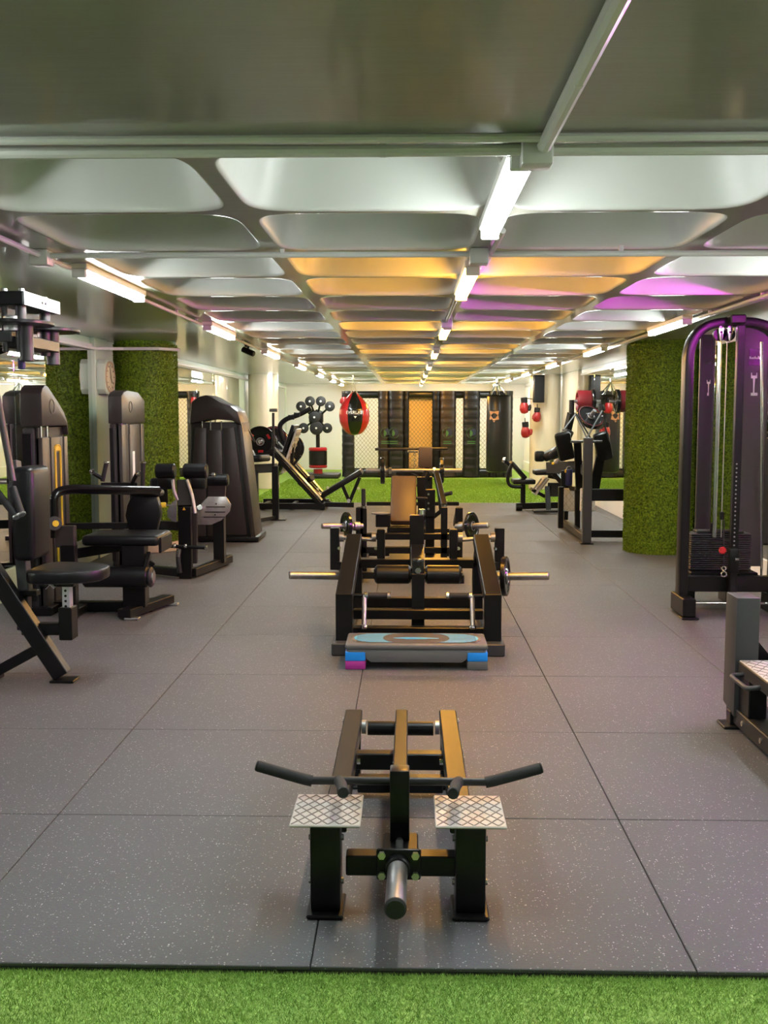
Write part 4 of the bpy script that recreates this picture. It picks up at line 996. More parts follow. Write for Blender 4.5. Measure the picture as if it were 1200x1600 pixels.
# ================================================================== heavy bag
YH = 21.2
hb0, hb1 = P(778, 738, YH), P(778, 617, YH)
t = thing('heavy_bag', 'long black heavy bag hanging by chains before the cage', 'punching bag', (hb0.x, YH, hb0.z))
R_ = 0.245
M().lathe((hb0.x, YH, hb0.z), (0, 0, 1), [(0, 0.02), (0.005, R_ * 0.8), (0.03, R_ * 0.97), (0.08, R_), (0.8, R_), (1.2, R_ * 0.99), (hb1.z - hb0.z - 0.03, R_ * 0.97), (hb1.z - hb0.z, R_ * 0.9), (hb1.z - hb0.z, 0.02)], 36).build('bag_body', 'leather', t)
M().ring((hb0.x, YH, hb1.z - 0.02), (0, 0, 1), R_ * 0.97, 0.012, 32, 6).build('top_band', 'black', t)
hk = V((P(776, 592, YH).x, YH, CEIL))
for i in range(6):
    a = 2 * PI * i / 6 + 0.3; b0_ = V((hb0.x + R_ * 0.85 * math.cos(a), YH + R_ * 0.85 * math.sin(a), hb1.z - 0.02))
    M().tube([b0_, b0_.lerp(hk - V((0, 0, 0.10)), 0.5) + V((0, 0, -0.01)), hk - V((0, 0, 0.10))], 0.011, 6).build('chain', 'chrome', t)
M().cyl(hk - V((0, 0, 0.11)), hk, 0.02, n=10).build('swivel_hook', 'chrome', t)
def on_bag(pts, name, m):
    vs = []
    for x, z in pts:
        a = -PI / 2 - 0.45 + x / R_; vs.append(V((hb0.x + (R_ + 0.003) * math.cos(a), YH + (R_ + 0.003) * math.sin(a), z)))
    return vs
zl = P(765, 649, YH).z
M().add(on_bag([(-0.11, zl - 0.08), (0, zl - 0.10), (0.10, zl - 0.08), (0.085, zl), (0.10, zl + 0.09), (0, zl + 0.075), (-0.11, zl + 0.09), (-0.09, zl)], '', ''), [tuple(range(8))]).build('label_patch', 'orange_print', t, smooth=0)
tv, tf = text_geo('EVERLAST', 0.044)
R_ += 0.003
M().add(on_bag([(v.x, zl + v.y) for v in tv], '', ''), tf).build('lettering', 'black', t, smooth=0)
M().add(on_bag([(-0.03, zl - 0.11), (0.03, zl - 0.11), (0, zl - 0.14)], '', ''), [(0, 1, 2)]).build('emblem', 'orange_print', t, smooth=0)
R_ -= 0.003

# ================================================================== fighting cage
YC = 23.4
def cx_(px): return P(px, 700, YC).x
zt_ = P(660, 611, YC).z
t = thing('fight_cage', 'black padded fighting cage with diamond wire mesh panels', 'cage', (cx_(660), YC, 0))
M().span((cx_(537), YC - 0.07, zt_ - 0.14), (cx_(799), YC + 0.07, zt_), 0.05, 3).build('top_rail_pad', 'leather', t)
M().span((cx_(537), YC - 0.10, 0), (cx_(799), YC + 0.10, 0.17), 0.04, 3).build('bottom_pad', 'leather', t)
def wire_panel(a, b):
    x0, x1 = cx_(a), cx_(b); z0, z1 = 0.17, zt_ - 0.13
    pn = M().span((x0 - 0.02, YC - 0.03, z0 - 0.01), (x0, YC + 0.03, z1), 0.004)
    pn.span((x1, YC - 0.03, z0 - 0.01), (x1 + 0.02, YC + 0.03, z1), 0.004); pn.span((x0, YC - 0.02, z1 - 0.03), (x1, YC + 0.02, z1), 0.004); pn.span((x0, YC - 0.02, z0), (x1, YC + 0.02, z0 + 0.03), 0.004)
    fr = pn.build('panel_frame', 'black', t)
    g = M(); st = 0.10; sl = 1.15
    for s in (-1, 1):
        k = -40
        while k < 60:
            c0 = z0 + k * st
            # z = c0 + s*sl*(x-x0)
            ts = [0, x1 - x0]
            for zz in (z0, z1): ts.append((zz - c0) / (s * sl))
            ts = sorted(q for q in ts if -1e-6 <= q <= x1 - x0 + 1e-6 and z0 - 1e-6 <= c0 + s * sl * q <= z1 + 1e-6)
            if len(ts) >= 2 and ts[-1] - ts[0] > 0.01:
                p_, q_ = V((x0 + ts[0], YC + 0.006 * s, c0 + s * sl * ts[0])), V((x0 + ts[-1], YC + 0.006 * s, c0 + s * sl * ts[-1]))
                g.beam(p_, q_, 0.0048, 0.0048, r=0)
            k += 1
    o = g.build('wire_mesh', 'wire', fr, smooth=0); o['kind'] = 'stuff'
for a, b in ((554, 591), (638, 675), (712, 723), (748, 763)): wire_panel(a, b)
def pad_post(a, b, m, logo=None, dy=-0.06):
    x0, x1 = cx_(a), cx_(b)
    c = M(); n = 14; prof_ = rrect(x1 - x0, 0.26, min(0.10, (x1 - x0) * 0.45), 4)
    zs = [0.02 + (zt_ - 0.02) * i / 60 for i in range(61)]
    vs = []; k = len(prof_)
    for z in zs:
        wv = 1 + 0.02 * math.sin(z * 37) + 0.015 * math.sin(z * 61 + 1)
        vs += [V(((x0 + x1) / 2 + x * wv, YC + dy + y * wv, z)) for x, y in prof_]
    fs = [(i * k + q, i * k + (q + 1) % k, (i + 1) * k + (q + 1) % k, (i + 1) * k + q) for i in range(60) for q in range(k)]
    fs.append(tuple(range(k))[::-1]); fs.append(tuple(60 * k + q for q in range(k)))
    o = c.add(vs, fs).build('post_pad', m, t, smooth=50)
    if logo:
        zl = P(600, 676, YC).z; xc = cx_(logo); yy = YC + dy - 0.142
        arc = [V((xc + 0.115 * math.cos(q), yy, zl + 0.115 * math.sin(q))) for q in [PI * (0.38 + 1.45 * i / 24) for i in range(25)]]
        M().sweep(arc, rrect(0.012, 0.006, 0.002, 1)).build('logo_ring', 'green_print', o)
        leaf = [(-0.02 + 0.05 * math.sin(PI * i / 12) , -0.09 + 0.16 * i / 12) for i in range(13)] + [(-0.02 - 0.012 * math.sin(PI * i / 12), 0.07 - 0.16 * i / 12) for i in range(1, 12)]
        M().prism(leaf[::-1], 0.004, Z((xc - 0.01, yy + 0.002, zl), (1, 0, 0), (0, 0, 1))).build('logo_leaf', 'green_print', o)
        M().prism([(0.06 * math.cos(q) + 0.035, 0.08 * math.sin(q) + 0.02) for q in [2 * PI * i / 20 for i in range(20)]], 0.003, Z((xc, yy + 0.006, zl), (1, 0, 0), (0, 0, 1))).build('logo_dot', 'blue_print', o)
        for i in range(2):
            M().span((xc - 0.10, yy - 0.002, zl - 0.20 - 0.045 * i), (xc + 0.08, yy + 0.002, zl - 0.18 - 0.045 * i), 0).build('logo_lettering', 'green_print', o)
    return o
M().span((cx_(636), YC + 0.12, 0.17), (cx_(677), YC + 0.15, zt_ - 0.13), 0.004).build('added_board', 'tan_glow_board', t)  # board added behind the centre mesh to give its orange glow
pad_post(535, 554, 'leather', dy=-0.10)
pad_post(591, 609, 'leather_brown', 603)
pad_post(607, 631, 'leather', 616, -0.11)
pad_post(629, 639, 'black', None, -0.02)
pad_post(675, 688, 'black', None, -0.02)
pad_post(687, 712, 'leather_brown', 699)
pad_post(723, 749, 'leather', 736, -0.10)
pad_post(763, 776, 'black', None, -0.02)
pad_post(786, 800, 'leather', None, -0.06)
# red gloves left on the cage corner
def glove(p, s, label, flip=1, two=True, hang=None):
    p = V(p)
    g = thing('boxing_glove', label, 'glove', p)
    M().lathe(p + V((0, 0, -0.10 * s)), (0.1 * flip, 0, 1), [(0, 0.02 * s), (0.02 * s, 0.065 * s), (0.08 * s, 0.088 * s), (0.15 * s, 0.080 * s), (0.20 * s, 0.058 * s), (0.22 * s, 0.05 * s)], 20).build('mitt', 'glove_red', g)
    M().lathe(p + V((-0.07 * flip * s, -0.05 * s, -0.05 * s)), (0.2, 0, 1), [(0, 0.01 * s), (0.02 * s, 0.032 * s), (0.07 * s, 0.036 * s), (0.12 * s, 0.02 * s)], 14).build('thumb', 'glove_red' if two else 'black', g)
    M().cyl(p + V((0.01 * flip * s, 0, 0.10 * s)), p + V((0.02 * flip * s, 0, 0.20 * s)), 0.062 * s, n=18, bev=0.008).build('cuff', 'black', g)
    M().tube([p + V((0.02 * flip * s, 0, 0.19 * s)), (hang or p + V((0.02 * flip * s, 0.05, 0.27 * s)))], 0.008, 6).build('hanging_loop', 'black', g)
    return g
p = P(537, 627, YC - 0.36); glove(p, 0.9, 'red glove with black cuff hung on the cage corner', hang=V((cx_(538), YC - 0.231, zt_ - 0.07)))

# ================================================================== hip thrust machine with tall back board, behind the roller machine
t = thing('hip_thrust_machine', 'black hip thrust machine with tall brown-sheened board and twin upright handles', 'gym machine', (0.0, 9.6, 0))
YA = 9.4
p0, p1 = P(630, 818, 9.35), P(631, 746, 9.75)
M().beam(p0, p1, 0.235, 0.07, up=(0, 1, 0), r=0.02, seg=2).build('back_board', 'vinyl_tan_sheen', t)
M().span((p0.x - 0.14, 9.25, p0.z - 0.07), (p0.x + 0.14, 9.5, p0.z - 0.02), 0.006).build('board_shelf', 'black', t)
xl_, xr_ = -0.42, 0.44
for x in (xl_, xr_):
    M().span((x - 0.035, 8.75, 0.0), (x + 0.035, 10.3, 0.07), 0.004).build('base_rail', 'black', t)
    M().span((x - 0.032, 9.0, 0.06), (x + 0.032, 9.07, 0.62), 0.004).build('side_post', 'black', t)
hl, hr = P(568, 794, 9.03), P(694, 792, 9.03)
for h, nm in ((hl, 1), (hr, 0)):
    M().span((h.x - 0.028, 9.0, 0.05), (h.x + 0.028, 9.06, h.z), 0.004).build('handle_post', 'black', t)
    M().cyl((h.x, 9.03, h.z), (h.x, 9.03, h.z + 0.02), 0.024, n=14).build('handle_collar', 'chrome', t)
    if nm: M().cyl((h.x, 9.03, h.z + 0.02), (h.x, 9.03, h.z + 0.17), 0.019, n=14, bev=0.006).build('handle_grip', 'grip', t)
M().beam(V((hr.x, 9.03, hr.z)), P(682, 742, 9.6), 0.05, 0.06).build('swing_arm', 'black', t)
M().cyl(P(694, 773, 9.2), P(706, 770, 9.15), 0.018, n=12, bev=0.004).build('side_handle', 'grip', t)
M().cyl(P(650, 778, 9.3), P(668, 779, 9.3), 0.012, n=10, bev=0.003).build('pin_handle', 'grip', t)
for y, z in ((9.0, 0.34), (9.0, 0.22), (10.2, 0.03), (8.8, 0.03)):
    M().span((xl_, y, z), (xr_, y + 0.07, z + 0.055), 0.004).build('cross_bar', 'black', t)
M().span((-0.17, 8.95, 0.10), (0.34, 9.5, 0.16), 0.004).build('floor_tray', 'black', t)
pk = P(672, 786, 9.35)
pn = M().box(pk, (0.09, 0.04, 0.25), 0.006).build('adjuster_plate', 'black', t)
for dz in (0.08, 0.0, -0.05): bolt(pk + V((-0.015, -0.02, dz)), (0, -1, 0), 0.011, pn)
M().span((pk.x - 0.04, 9.37, 0.07), (pk.x + 0.04, 9.45, pk.z), 0.004).build('mast', 'black', t)
M().beam(P(655, 762, 9.8), P(668, 738, 9.9), 0.05, 0.06).build('upper_brace', 'black', t)
M().beam(P(660, 810, 9.75), P(658, 745, 9.75), 0.08, 0.08, up=(0, 1, 0)).build('board_post', 'black', t)
dsc = P(595, 802, 9.3)
M().lathe((dsc.x, 9.3, dsc.z - 0.01), (0, 0, 1), [(0, 0.06), (0.006, 0.085), (0.014, 0.085), (0.018, 0.05)], 24).build('foot_disc', 'steel', t)
M().span((dsc.x - 0.045, 9.25, dsc.z - 0.12), (dsc.x + 0.085, 9.36, dsc.z - 0.01), 0.006).build('disc_block', 'black', t)
for s, (a, b), (pa, pb) in ((-1, ((545, 823), (503, 822)), (549, 812)), (1, ((716, 824), (763, 821)), (716, 812))):
    x0_ = P(a[0], a[1], 8.95)
    M().cyl((s * 0.40 + 0.01, 9.0, x0_.z), P(b[0], b[1], 8.85), 0.025, n=16, bev=0.004).build('weight_peg', 'steel', t)
    pe_ = P(b[0], b[1], 8.85); ps_ = V((s * 0.40 + 0.01, 9.0, x0_.z)); dr_ = (pe_ - ps_).normalized(); pc = ps_ + dr_ * 0.155
    M().cyl(ps_ + dr_ * 0.03, ps_ + dr_ * 0.09, 0.04, n=16, bev=0.005).build('peg_hub', 'steel', t)
    weight_plate(pc, dr_, 0.122, 0.03, 'small weight plate on the hip thrust machine peg towards the ' + ('mirror with the clock' if s < 0 else 'cable tower'), 'hip thrust plates')
M().beam((xl_, 9.03, 0.60), (xl_, 9.6, 0.42), 0.05, 0.05).build('side_brace', 'black', t)
M().beam((xr_, 9.03, 0.60), (xr_, 9.6, 0.42), 0.05, 0.05).build('side_brace', 'black', t)

# ================================================================== chest press with bar, furthest in the middle row
t = thing('chest_supported_row', 'black row machine with wide handlebar and brown chest pad in front of the cage', 'gym machine', (0.2, 13.2, 0))
YW = 13.0
M().span((P(668, 760, YW).x - 0.06, 13.0, 0.05), (P(668, 760, YW).x + 0.06, 13.12, P(668, 745, YW).z), 0.005).build('mast', 'black', t)
M().span((0.10, 12.4, 0.0), (0.24, 14.6, 0.07), 0.005).build('base_spine', 'black', t)
M().beam(P(573, 787, 14.4), P(717, 787, 14.4), 0.06, 0.05).build('rear_base_bar', 'black', t)
M().span((-0.25, 12.36, 0.0), (0.55, 12.44, 0.06), 0.004).build('front_base_bar', 'black', t)
cp0, cp1 = P(664, 731, 12.9), P(665, 698, 12.9)
M().beam(cp0, cp1, 0.17, 0.09, up=(0, 1, 0), r=0.02, seg=2).build('chest_pad', 'vinyl_tan_sheen', t)
M().beam(P(668, 745, 13.05), P(666, 700, 13.05), 0.05, 0.05, up=(0, 1, 0)).build('pad_post', 'black', t)
M().cyl(P(586, 702, 13.0), P(699, 701, 13.0), 0.017, n=12).build('handlebar', 'charcoal', t)
M().cyl(P(637, 705, 12.95), P(653, 705, 12.95), 0.017, n=12).build('bar_clamp', 'chrome', t)
for k in range(6):
    a = P(648, 706 + k * 4.2, 12.95)
    M().ring(a, (0, 1, 0) if k % 2 else (1, 0, 0), 0.016, 0.004, 10, 5).build('chain_link', 'chrome', t)
ax0, ax1 = P(572, 735, 12.6), P(722, 735, 12.6)
M().cyl(P(606, 735, 12.6), P(680, 735, 12.6), 0.02, n=12).build('axle', 'steel', t)
for a, b in ((572, 606), (680, 722)):
    M().cyl(P(a, 735, 12.6), V((P(b, 735, 12.6).x, 12.6, P(a, 735, 12.6).z)), 0.025, n=14, bev=0.004).build('weight_sleeve', 'steel', t)
for x in (609, 678):
    M().cyl(P(x - 2, 735, 12.6), P(x + 3, 735, 12.6), 0.04, n=14, bev=0.006).build('axle_collar', 'chrome', t)
M().beam(P(644, 735, 12.6), P(668, 748, 13.02), 0.06, 0.06).build('axle_arm', 'black', t)
M().beam(P(684, 737, 12.9), P(690, 800, 12.9), 0.06, 0.07, up=(0, 1, 0)).build('side_upright', 'black', t)
M().beam(P(690, 798, 12.9), V((0.2, 12.95, 0.05)), 0.06, 0.05).build('side_foot', 'black', t)
M().beam(P(616, 738, 12.85), P(640, 742, 13.0), 0.09, 0.07).build('lever_box', 'black', t)
M().beam(P(640, 742, 13.0), P(668, 742, 13.05), 0.07, 0.07).build('lever_box', 'black', t)
weight_plate(P(598, 735, 12.6), (1, -0.0, 0), 0.165, 0.05, 'upright weight plate on the row machine sleeve towards the mirror', 'row machine plates')
weight_plate(P(690, 735, 12.6), (1, -0.0, 0), 0.155, 0.05, 'upright weight plate on the row machine sleeve beside the handle', 'row machine plates')

# ================================================================== cable tower
t = thing('cable_tower', 'tall black arched cable tower with weight stack at the frame edge', 'gym machine', (2.25, 7.6, 0))
YK = 7.5
xl_, xr_ = P(1071, 700, YK).x, P(1216, 700, YK).x
zt2 = P(1140, 497, YK).z
arch = fillet([(xl_, YK, 0.10), (xl_, YK, zt2 - 0.03), (xr_, YK, zt2 - 0.03), (xr_, YK, 0.10)], 0.27, 14)
M().sweep(arch, rrect(0.115, 0.064, 0.010, 2), up=(1, 0, 0)).build('arch_frame', 'black', t)
for x in (xl_, xr_):
    ft = M().span((x - 0.045, 7.28, 0.012), (x + 0.045, 7.62, 0.14), 0.006).build('foot', 'black', t)
    M().span((x - 0.06, 7.24, 0), (x + 0.06, 7.36, 0.012), 0.004).build('foot_flange', 'black', ft)
M().span((xl_, YK - 0.03, 0.16), (xr_, YK + 0.05, 0.27), 0.005).build('lower_crossbar', 'black', t)
M().cyl((xl_ + 0.04, 7.36, 0.10), (xr_ - 0.04, 7.36, 0.10), 0.010, n=10).build('tie_rod', 'chrome', t)
xp = P(1149, 700, 7.42).x
M().span((xp - 0.026, 7.36, 0.12), (xp + 0.026, 7.41, zt2 - 0.06), 0.005).build('pulley_column', 'black', t)
M().span((P(1139, 500, 7.4).x, 7.35, zt2 - 0.05), (P(1163, 500, 7.4).x, 7.50, zt2 + 0.012), 0.008).build('top_cap', 'black', t)
for k in range(22):
    M().cyl((xp - 0.006, 7.361, 0.45 + k * 0.03), (xp - 0.006, 7.357, 0.45 + k * 0.03), 0.006, n=8).build('pin_hole', 'steel', t)
# twin top pulleys with chrome cheeks
for px in (1126, 1140):
    a = P(px, 518, 7.46)
    M().prism([(-0.014, 0.06), (0.014, 0.06), (0.02, 0.02), (0.012, -0.05), (0, -0.075), (-0.012, -0.05), (-0.02, 0.02)], 0.016, Z((a.x, 7.46, a.z), (1, 0, 0), (0, 0, 1)), 0.003).build('pulley_cheek', 'chrome', t)
    M().cyl((a.x, 7.44, a.z - 0.005), (a.x, 7.462, a.z - 0.005), 0.008, n=10).build('pulley_pin', 'black', t)
    M().cyl((a.x, 7.47, a.z - 0.02), (a.x, 7.50, a.z - 0.02), 0.045, n=20).build('pulley', 'black', t)
zs0, zs1 = 0.285, P(1120, 832, 7.75).z
for px in (1119, 1122.5, 1131):
    a = P(px, 700, 7.62)
    M().cyl((a.x, 7.62, zs1 - 0.02), (a.x, 7.62, zt2 - 0.1), 0.0042 if px != 1119 else 0.011, n=8).build('cable' if px != 1119 else 'guide_rod', 'steel' if px != 1119 else 'chrome', t)
# weight stack: separate plates
sx0_, sx1_ = P(1079, 860, 7.68).x, P(1174, 860, 7.68).x
n = 17; hstep = (zs1 - zs0) / n
sm = None
for k in range(n):
    z = zs0 + (k + 0.5) * hstep
    if sm is None:
        o = M().box((0, 0, 0), (sx1_ - sx0_, 0.17, hstep - 0.0045), 0.004, 1).build('stack_plate', 'stack_grey', t); sm = o.data
    else:
        o = bpy.data.objects.new('stack_plate', sm); COL.objects.link(o); o.parent = t
    o.location = V(((sx0_ + sx1_) / 2, 7.76, z))
M().span((sx0_ + 0.05, 7.70, zs1), (sx1_ - 0.05, 7.82, zs1 + 0.018), 0.004).build('stack_head', 'charcoal', t)
M().cyl((P(1114, 826, 7.7).x, 7.70, zs1 + 0.01), (P(1114, 826, 7.7).x, 7.70, zs1 + 0.075), 0.022, n=14, bev=0.004).build('stack_collar', 'black', t)
M().span((sx0_ - 0.02, 7.58, 0.262), (sx1_ + 0.02, 7.88, 0.282), 0.004).build('stack_base', 'black', t)
# carriage
zc2 = P(1140, 875, 7.36).z
cg = M().box((xp - 0.01, 7.345, zc2), (0.07, 0.05, 0.17), 0.01, 2).build('carriage', 'black', t)
M().cyl(P(1129, 860, 7.31), P(1129, 860, 7.27), 0.026, n=20, bev=0.006).build('red_knob', 'red', cg)
M().cyl(P(1129, 860, 7.33), P(1129, 860, 7.30), 0.010, n=10).build('knob_stem', 'steel', cg)
M().ring(P(1131, 888, 7.30), (0, 1, 0), 0.014, 0.005, 16, 6).build('carabiner', 'chrome', t)
M().ring(P(1131, 897, 7.30), (0, 1, 0), 0.018, 0.005, 16, 6).build('carabiner', 'chrome', t)
M().cyl(P(1148, 874, 7.31), P(1154, 874, 7.31), 0.012, n=10).build('chrome_pin', 'chrome', t)
M().cyl(P(1131, 812, 7.36), P(1131, 882, 7.30), 0.005, n=8).build('cable', 'black', t)
M().cyl(P(1128, 800, 7.4), P(1128, 812, 7.4), 0.016, n=10, bev=0.004).build('cable_stop', 'black', t)
# shroud panels with prints
def sign_panel(a, b, y0, y1, name, m='shroud_dark'):
    x0, x1 = a, b
    pn = M().span((x0, y0, 0.27), (x1, y0 + 0.015, y1), 0.003).build(name, m, t)
    for x in (x0, x1):
        M().span((x - 0.006, y0 - 0.004, 0.27), (x + 0.006, y0 + 0.02, y1 + 0.006), 0.002).build('panel_edge', 'shroud', pn)
    return pn
yP = 7.98
pa, pb = P(1091, 700, yP).x, P(1112, 700, yP).x
zp = P(1100, 523, yP).z
lpn = sign_panel(pa, pb, yP, zp, 'side_panel')
pc_, pd_ = P(1157, 700, yP).x, P(1196, 700, yP).x
rpn = sign_panel(pc_, pd_, yP, zp + 0.06, 'main_panel', 'panel_grey')
def icon(px, py, w, par, k=1.0):
    a = P(px, py, yP - 0.004); s = w
    pts = [(-0.5, 0.95), (-0.36, 0.95), (-0.33, 0.68), (0.33, 0.68), (0.36, 0.95), (0.5, 0.95), (0.5, 0.42), (0.18, 0.40), (0.12, -0.1), (0.10, -1.0), (-0.10, -1.0), (-0.12, -0.1), (-0.18, 0.40), (-0.5, 0.42)]
    M().prism([(x * s, y * s * 2.0 * k) for x, y in pts], 0.003, Z((a.x, yP - 0.002, a.z), (1, 0, 0), (0, 0, 1))).build('muscle_icon', 'white_print', par)
icon(1107, 604, 0.026, lpn); icon(1178, 598, 0.046, rpn, 0.85)
for px, w, par in ((1106, 0.012, lpn), (1178, 0.05, rpn)):
    a = P(px, 616, yP); M().span((a.x - w / 2, yP - 0.006, a.z - 0.011), (a.x + w / 2, yP - 0.001, a.z + 0.011), 0.001).build('print_block', 'white_print', par)
a, b = P(1170, 545, yP), P(1189, 571, yP)
bl = M().span((a.x, yP - 0.008, b.z), (b.x, yP - 0.001, a.z), 0.001).build('name_plate', 'black', rpn)
for k in range(7):
    hgt = (0.020, 0.012, 0.014, 0.020, 0.012, 0.022, 0.014)[k]; xx = a.x + 0.004 + k * (b.x - a.x - 0.008) / 7
    zz = P(1180, 559, yP).z
    M().span((xx, yP - 0.011, zz - 0.010), (xx + (b.x - a.x) / 9.5, yP - 0.007, zz - 0.010 + hgt), 0.001).build('plate_lettering', 'white_print', bl)
a = P(1106, 567, yP)
for k in range(4):
    M().span((a.x - 0.02 + k * 0.011, yP - 0.006, a.z - 0.008), (a.x - 0.012 + k * 0.011, yP - 0.001, a.z + 0.010), 0.001).build('panel_lettering', 'grey_metal', lpn)
M().cyl(P(1190, 534, 7.7), P(1190, 900, 7.7), 0.010, n=10).build('guide_rod', 'chrome', t)
M().beam((xl_ + 0.02, YK + 0.02, 0.21), (xl_ + 0.17, 8.0, 0.21), 0.06, 0.08).build('rear_beam', 'black', t)
M().beam((xr_ - 0.02, YK + 0.02, 0.21), (xr_ - 0.17, 8.0, 0.21), 0.06, 0.08).build('rear_beam', 'black', t)
M().span((xl_ + 0.13, 7.96, 0.14), (xr_ - 0.13, 8.04, 0.27), 0.005).build('rear_crossbar', 'black', t)
for x in (xl_ + 0.17, xr_ - 0.17): M().span((x - 0.04, 7.9, 0.0), (x + 0.04, 8.1, 0.15), 0.005).build('rear_foot', 'black', t)

# ================================================================== calf raise machine at the near edge
t = thing('calf_machine', 'grey post and silver tread platform machine at the near frame edge', 'gym machine', (1.9, 4.5, 0))
x0, x1 = 1.478, 1.582
y0, y1 = 4.74, 4.90
M().prism([(y0, 0.058), (y1, 0.09), (y1, 0.605), (y0, 0.605)], x1 - x0, Z((x0, 0, 0), (0, 1, 0), (0, 0, 1)), 0.004).build('main_post', 'grey_metal', t)
M().prism([(0, 0), (0.10, 0), (0, 0.12)], 0.012, Z((x1, 4.84, 0.30), (1, 0, 0), (0, 0, 1))).build('gusset', 'black', t)
M().span((x0 + 0.01, 3.2, 0.02), (x0 + 0.022, 4.88, 0.095), 0.003).build('base_rail', 'charcoal', t)
M().span((x0 + 0.02, 3.2, 0.075), (x0 + 0.32, 4.80, 0.092), 0.003).build('base_plate', 'charcoal', t)
M().span((x0 + 0.31, 3.2, 0.02), (x0 + 0.322, 4.88, 0.095), 0.003).build('base_rail', 'charcoal', t)
M().box((x0 + 0.02, 4.80, 0.006), (0.12, 0.12, 0.012), 0.004).build('foot_flange', 'black', t)
M().box((x0 + 0.02, 4.80, 0.04), (0.05, 0.06, 0.07), 0.004).build('foot_stem', 'black', t)
M().box((x0 + 0.16, 3.3, 0.012), (0.36, 0.10, 0.024), 0.004).build('foot_flange', 'black', t)
for y in (4.64, 4.40, 4.10): bolt((x0 + 0.01, y, 0.058), (-1, 0, 0), 0.013, t, 'chrome', 0.006)
pf_ = M().span((x0 + 0.012, 3.95, 0.262), (x0 + 0.75, 4.735, 0.318), 0.003).build('platform_frame', 'charcoal', t)
tread_plate(t, 'tread_platform', (x0 + 0.016, 3.955), (x0 + 0.75, 4.735), 0.323, thick=0.006, pitch=0.075)
M().span((x0 + 0.02, 4.60, 0.09), (x0 + 0.10, 4.735, 0.262), 0.004).build('platform_post', 'black', t)
M().span((x0 + 0.60, 4.0, 0.0), (x0 + 0.70, 4.6, 0.262), 0.004).build('platform_post', 'black', t)
M().span((x0 + 0.3, 4.2, 0.02), (x0 + 0.7, 4.28, 0.08), 0.004).build('base_cross', 'charcoal', t)
M().tube([(x0 + 0.012, 4.66, 0.276), (x0 - 0.045, 4.66, 0.270), (x0 - 0.045, 4.44, 0.270), (x0 + 0.012, 4.44, 0.276)], 0.0105, 12, 0.04).build('side_handle', 'grey_metal', t)

# ================================================================== squat machine by the turf column
t = thing('squat_machine', 'black lever squat machine with grey front post and white tread panels', 'gym machine', (2.0, 12.2, 0))
Yq = 11.42
fx = P(917, 848, Yq).x; fz = P(917, 684, Yq).z
pst = M().span((fx - 0.048, Yq, 0.012), (fx + 0.048, Yq + 0.08, fz), 0.005).build('front_post', 'grey_metal', t)
M().span((fx - 0.07, Yq - 0.02, 0), (fx + 0.07, Yq + 0.1, 0.012), 0.003).build('foot_flange', 'black', pst)
M().span((fx - 0.04, Yq + 0.05, 0.03), (fx + 0.04, 13.2, 0.10), 0.004).build('base_rail', 'black', t)
M().span((fx - 0.04, 13.15, 0.0), (fx + 0.03, 13.23, 0.30), 0.004).build('rear_post', 'black', t)
M().span((fx, Yq + 0.2, 0.05), (2.46, Yq + 0.28, 0.13), 0.004).build('base_cross', 'black', t)
M().span((fx, Yq + 0.08, 0.47), (2.46, Yq + 0.16, 0.60), 0.004).build('mid_beam', 'black', t)
M().span((fx - 0.15, 12.55, 0.05), (fx - 0.09, 12.62, 0.55), 0.004).build('inner_post', 'black', t)
for x0_, x1_, yy in ((875, 900, 12.7), (907, 930, 12.2)):
    a, b = P(x0_, 763, yy), P(x1_, 799, yy)
    o = M().span((a.x, yy, b.z), (b.x, yy + 0.04, a.z), 0.012, 2).build('tread_panel', 'white', t)
    g = M(); dx = b.x - a.x; dz = a.z - b.z
    for k in range(-3, 8):
        for s in (-1, 1):
            pts = []
            for i in range(25):
                u = i / 24; v = (k / 3.0) + s * u * 0.9
                if 0.03 <= v <= 0.97 and 0.03 <= u <= 0.97: pts.append(V((a.x + u * dx, yy - 0.001, b.z + v * dz)))
            if len(pts) > 2: g.beam(pts[0], pts[-1], 0.0035, 0.003, up=(0, 1, 0), r=0)
    q = g.build('tread_ridges', 'ridge_light', o, smooth=0); q['kind'] = 'stuff'
M().beam(P(888, 762, 12.75), P(888, 745, 12.75), 0.08, 0.06, up=(0, 1, 0)).build('panel_bracket', 'black', t)
M().beam(P(919, 764, 12.25), P(919, 735, 12.25), 0.08, 0.06, up=(0, 1, 0)).build('panel_bracket', 'black', t)
M().beam(P(884, 812, 12.9), P(886, 760, 12.9), 0.05, 0.05, up=(0, 1, 0)).build('panel_post', 'black', t)
M().beam(P(902, 825, 12.5), P(902, 760, 12.5), 0.06, 0.06, up=(0, 1, 0)).build('panel_post', 'black', t)
M().beam(P(886, 762, 12.8), P(930, 768, 12.2), 0.05, 0.05).build('panel_beam', 'black', t)
M().beam(P(856, 731, 12.9), P(908, 729, 12.5), 0.07, 0.14).build('top_beam', 'charcoal', t)
M().beam(P(908, 729, 12.5), P(918, 740, 11.55), 0.07, 0.10).build('top_beam', 'charcoal', t)
M().beam(P(884, 760, 12.75), P(866, 740, 12.85), 0.05, 0.06).build('beam_prop', 'black', t)
for k, (x, y) in enumerate(((864, 724), (885, 722), (899, 722))):
    M().box(P(x, y, 12.72), (0.03, 0.03, 0.03), 0.006).build('yellow_tab', 'yellow', t)
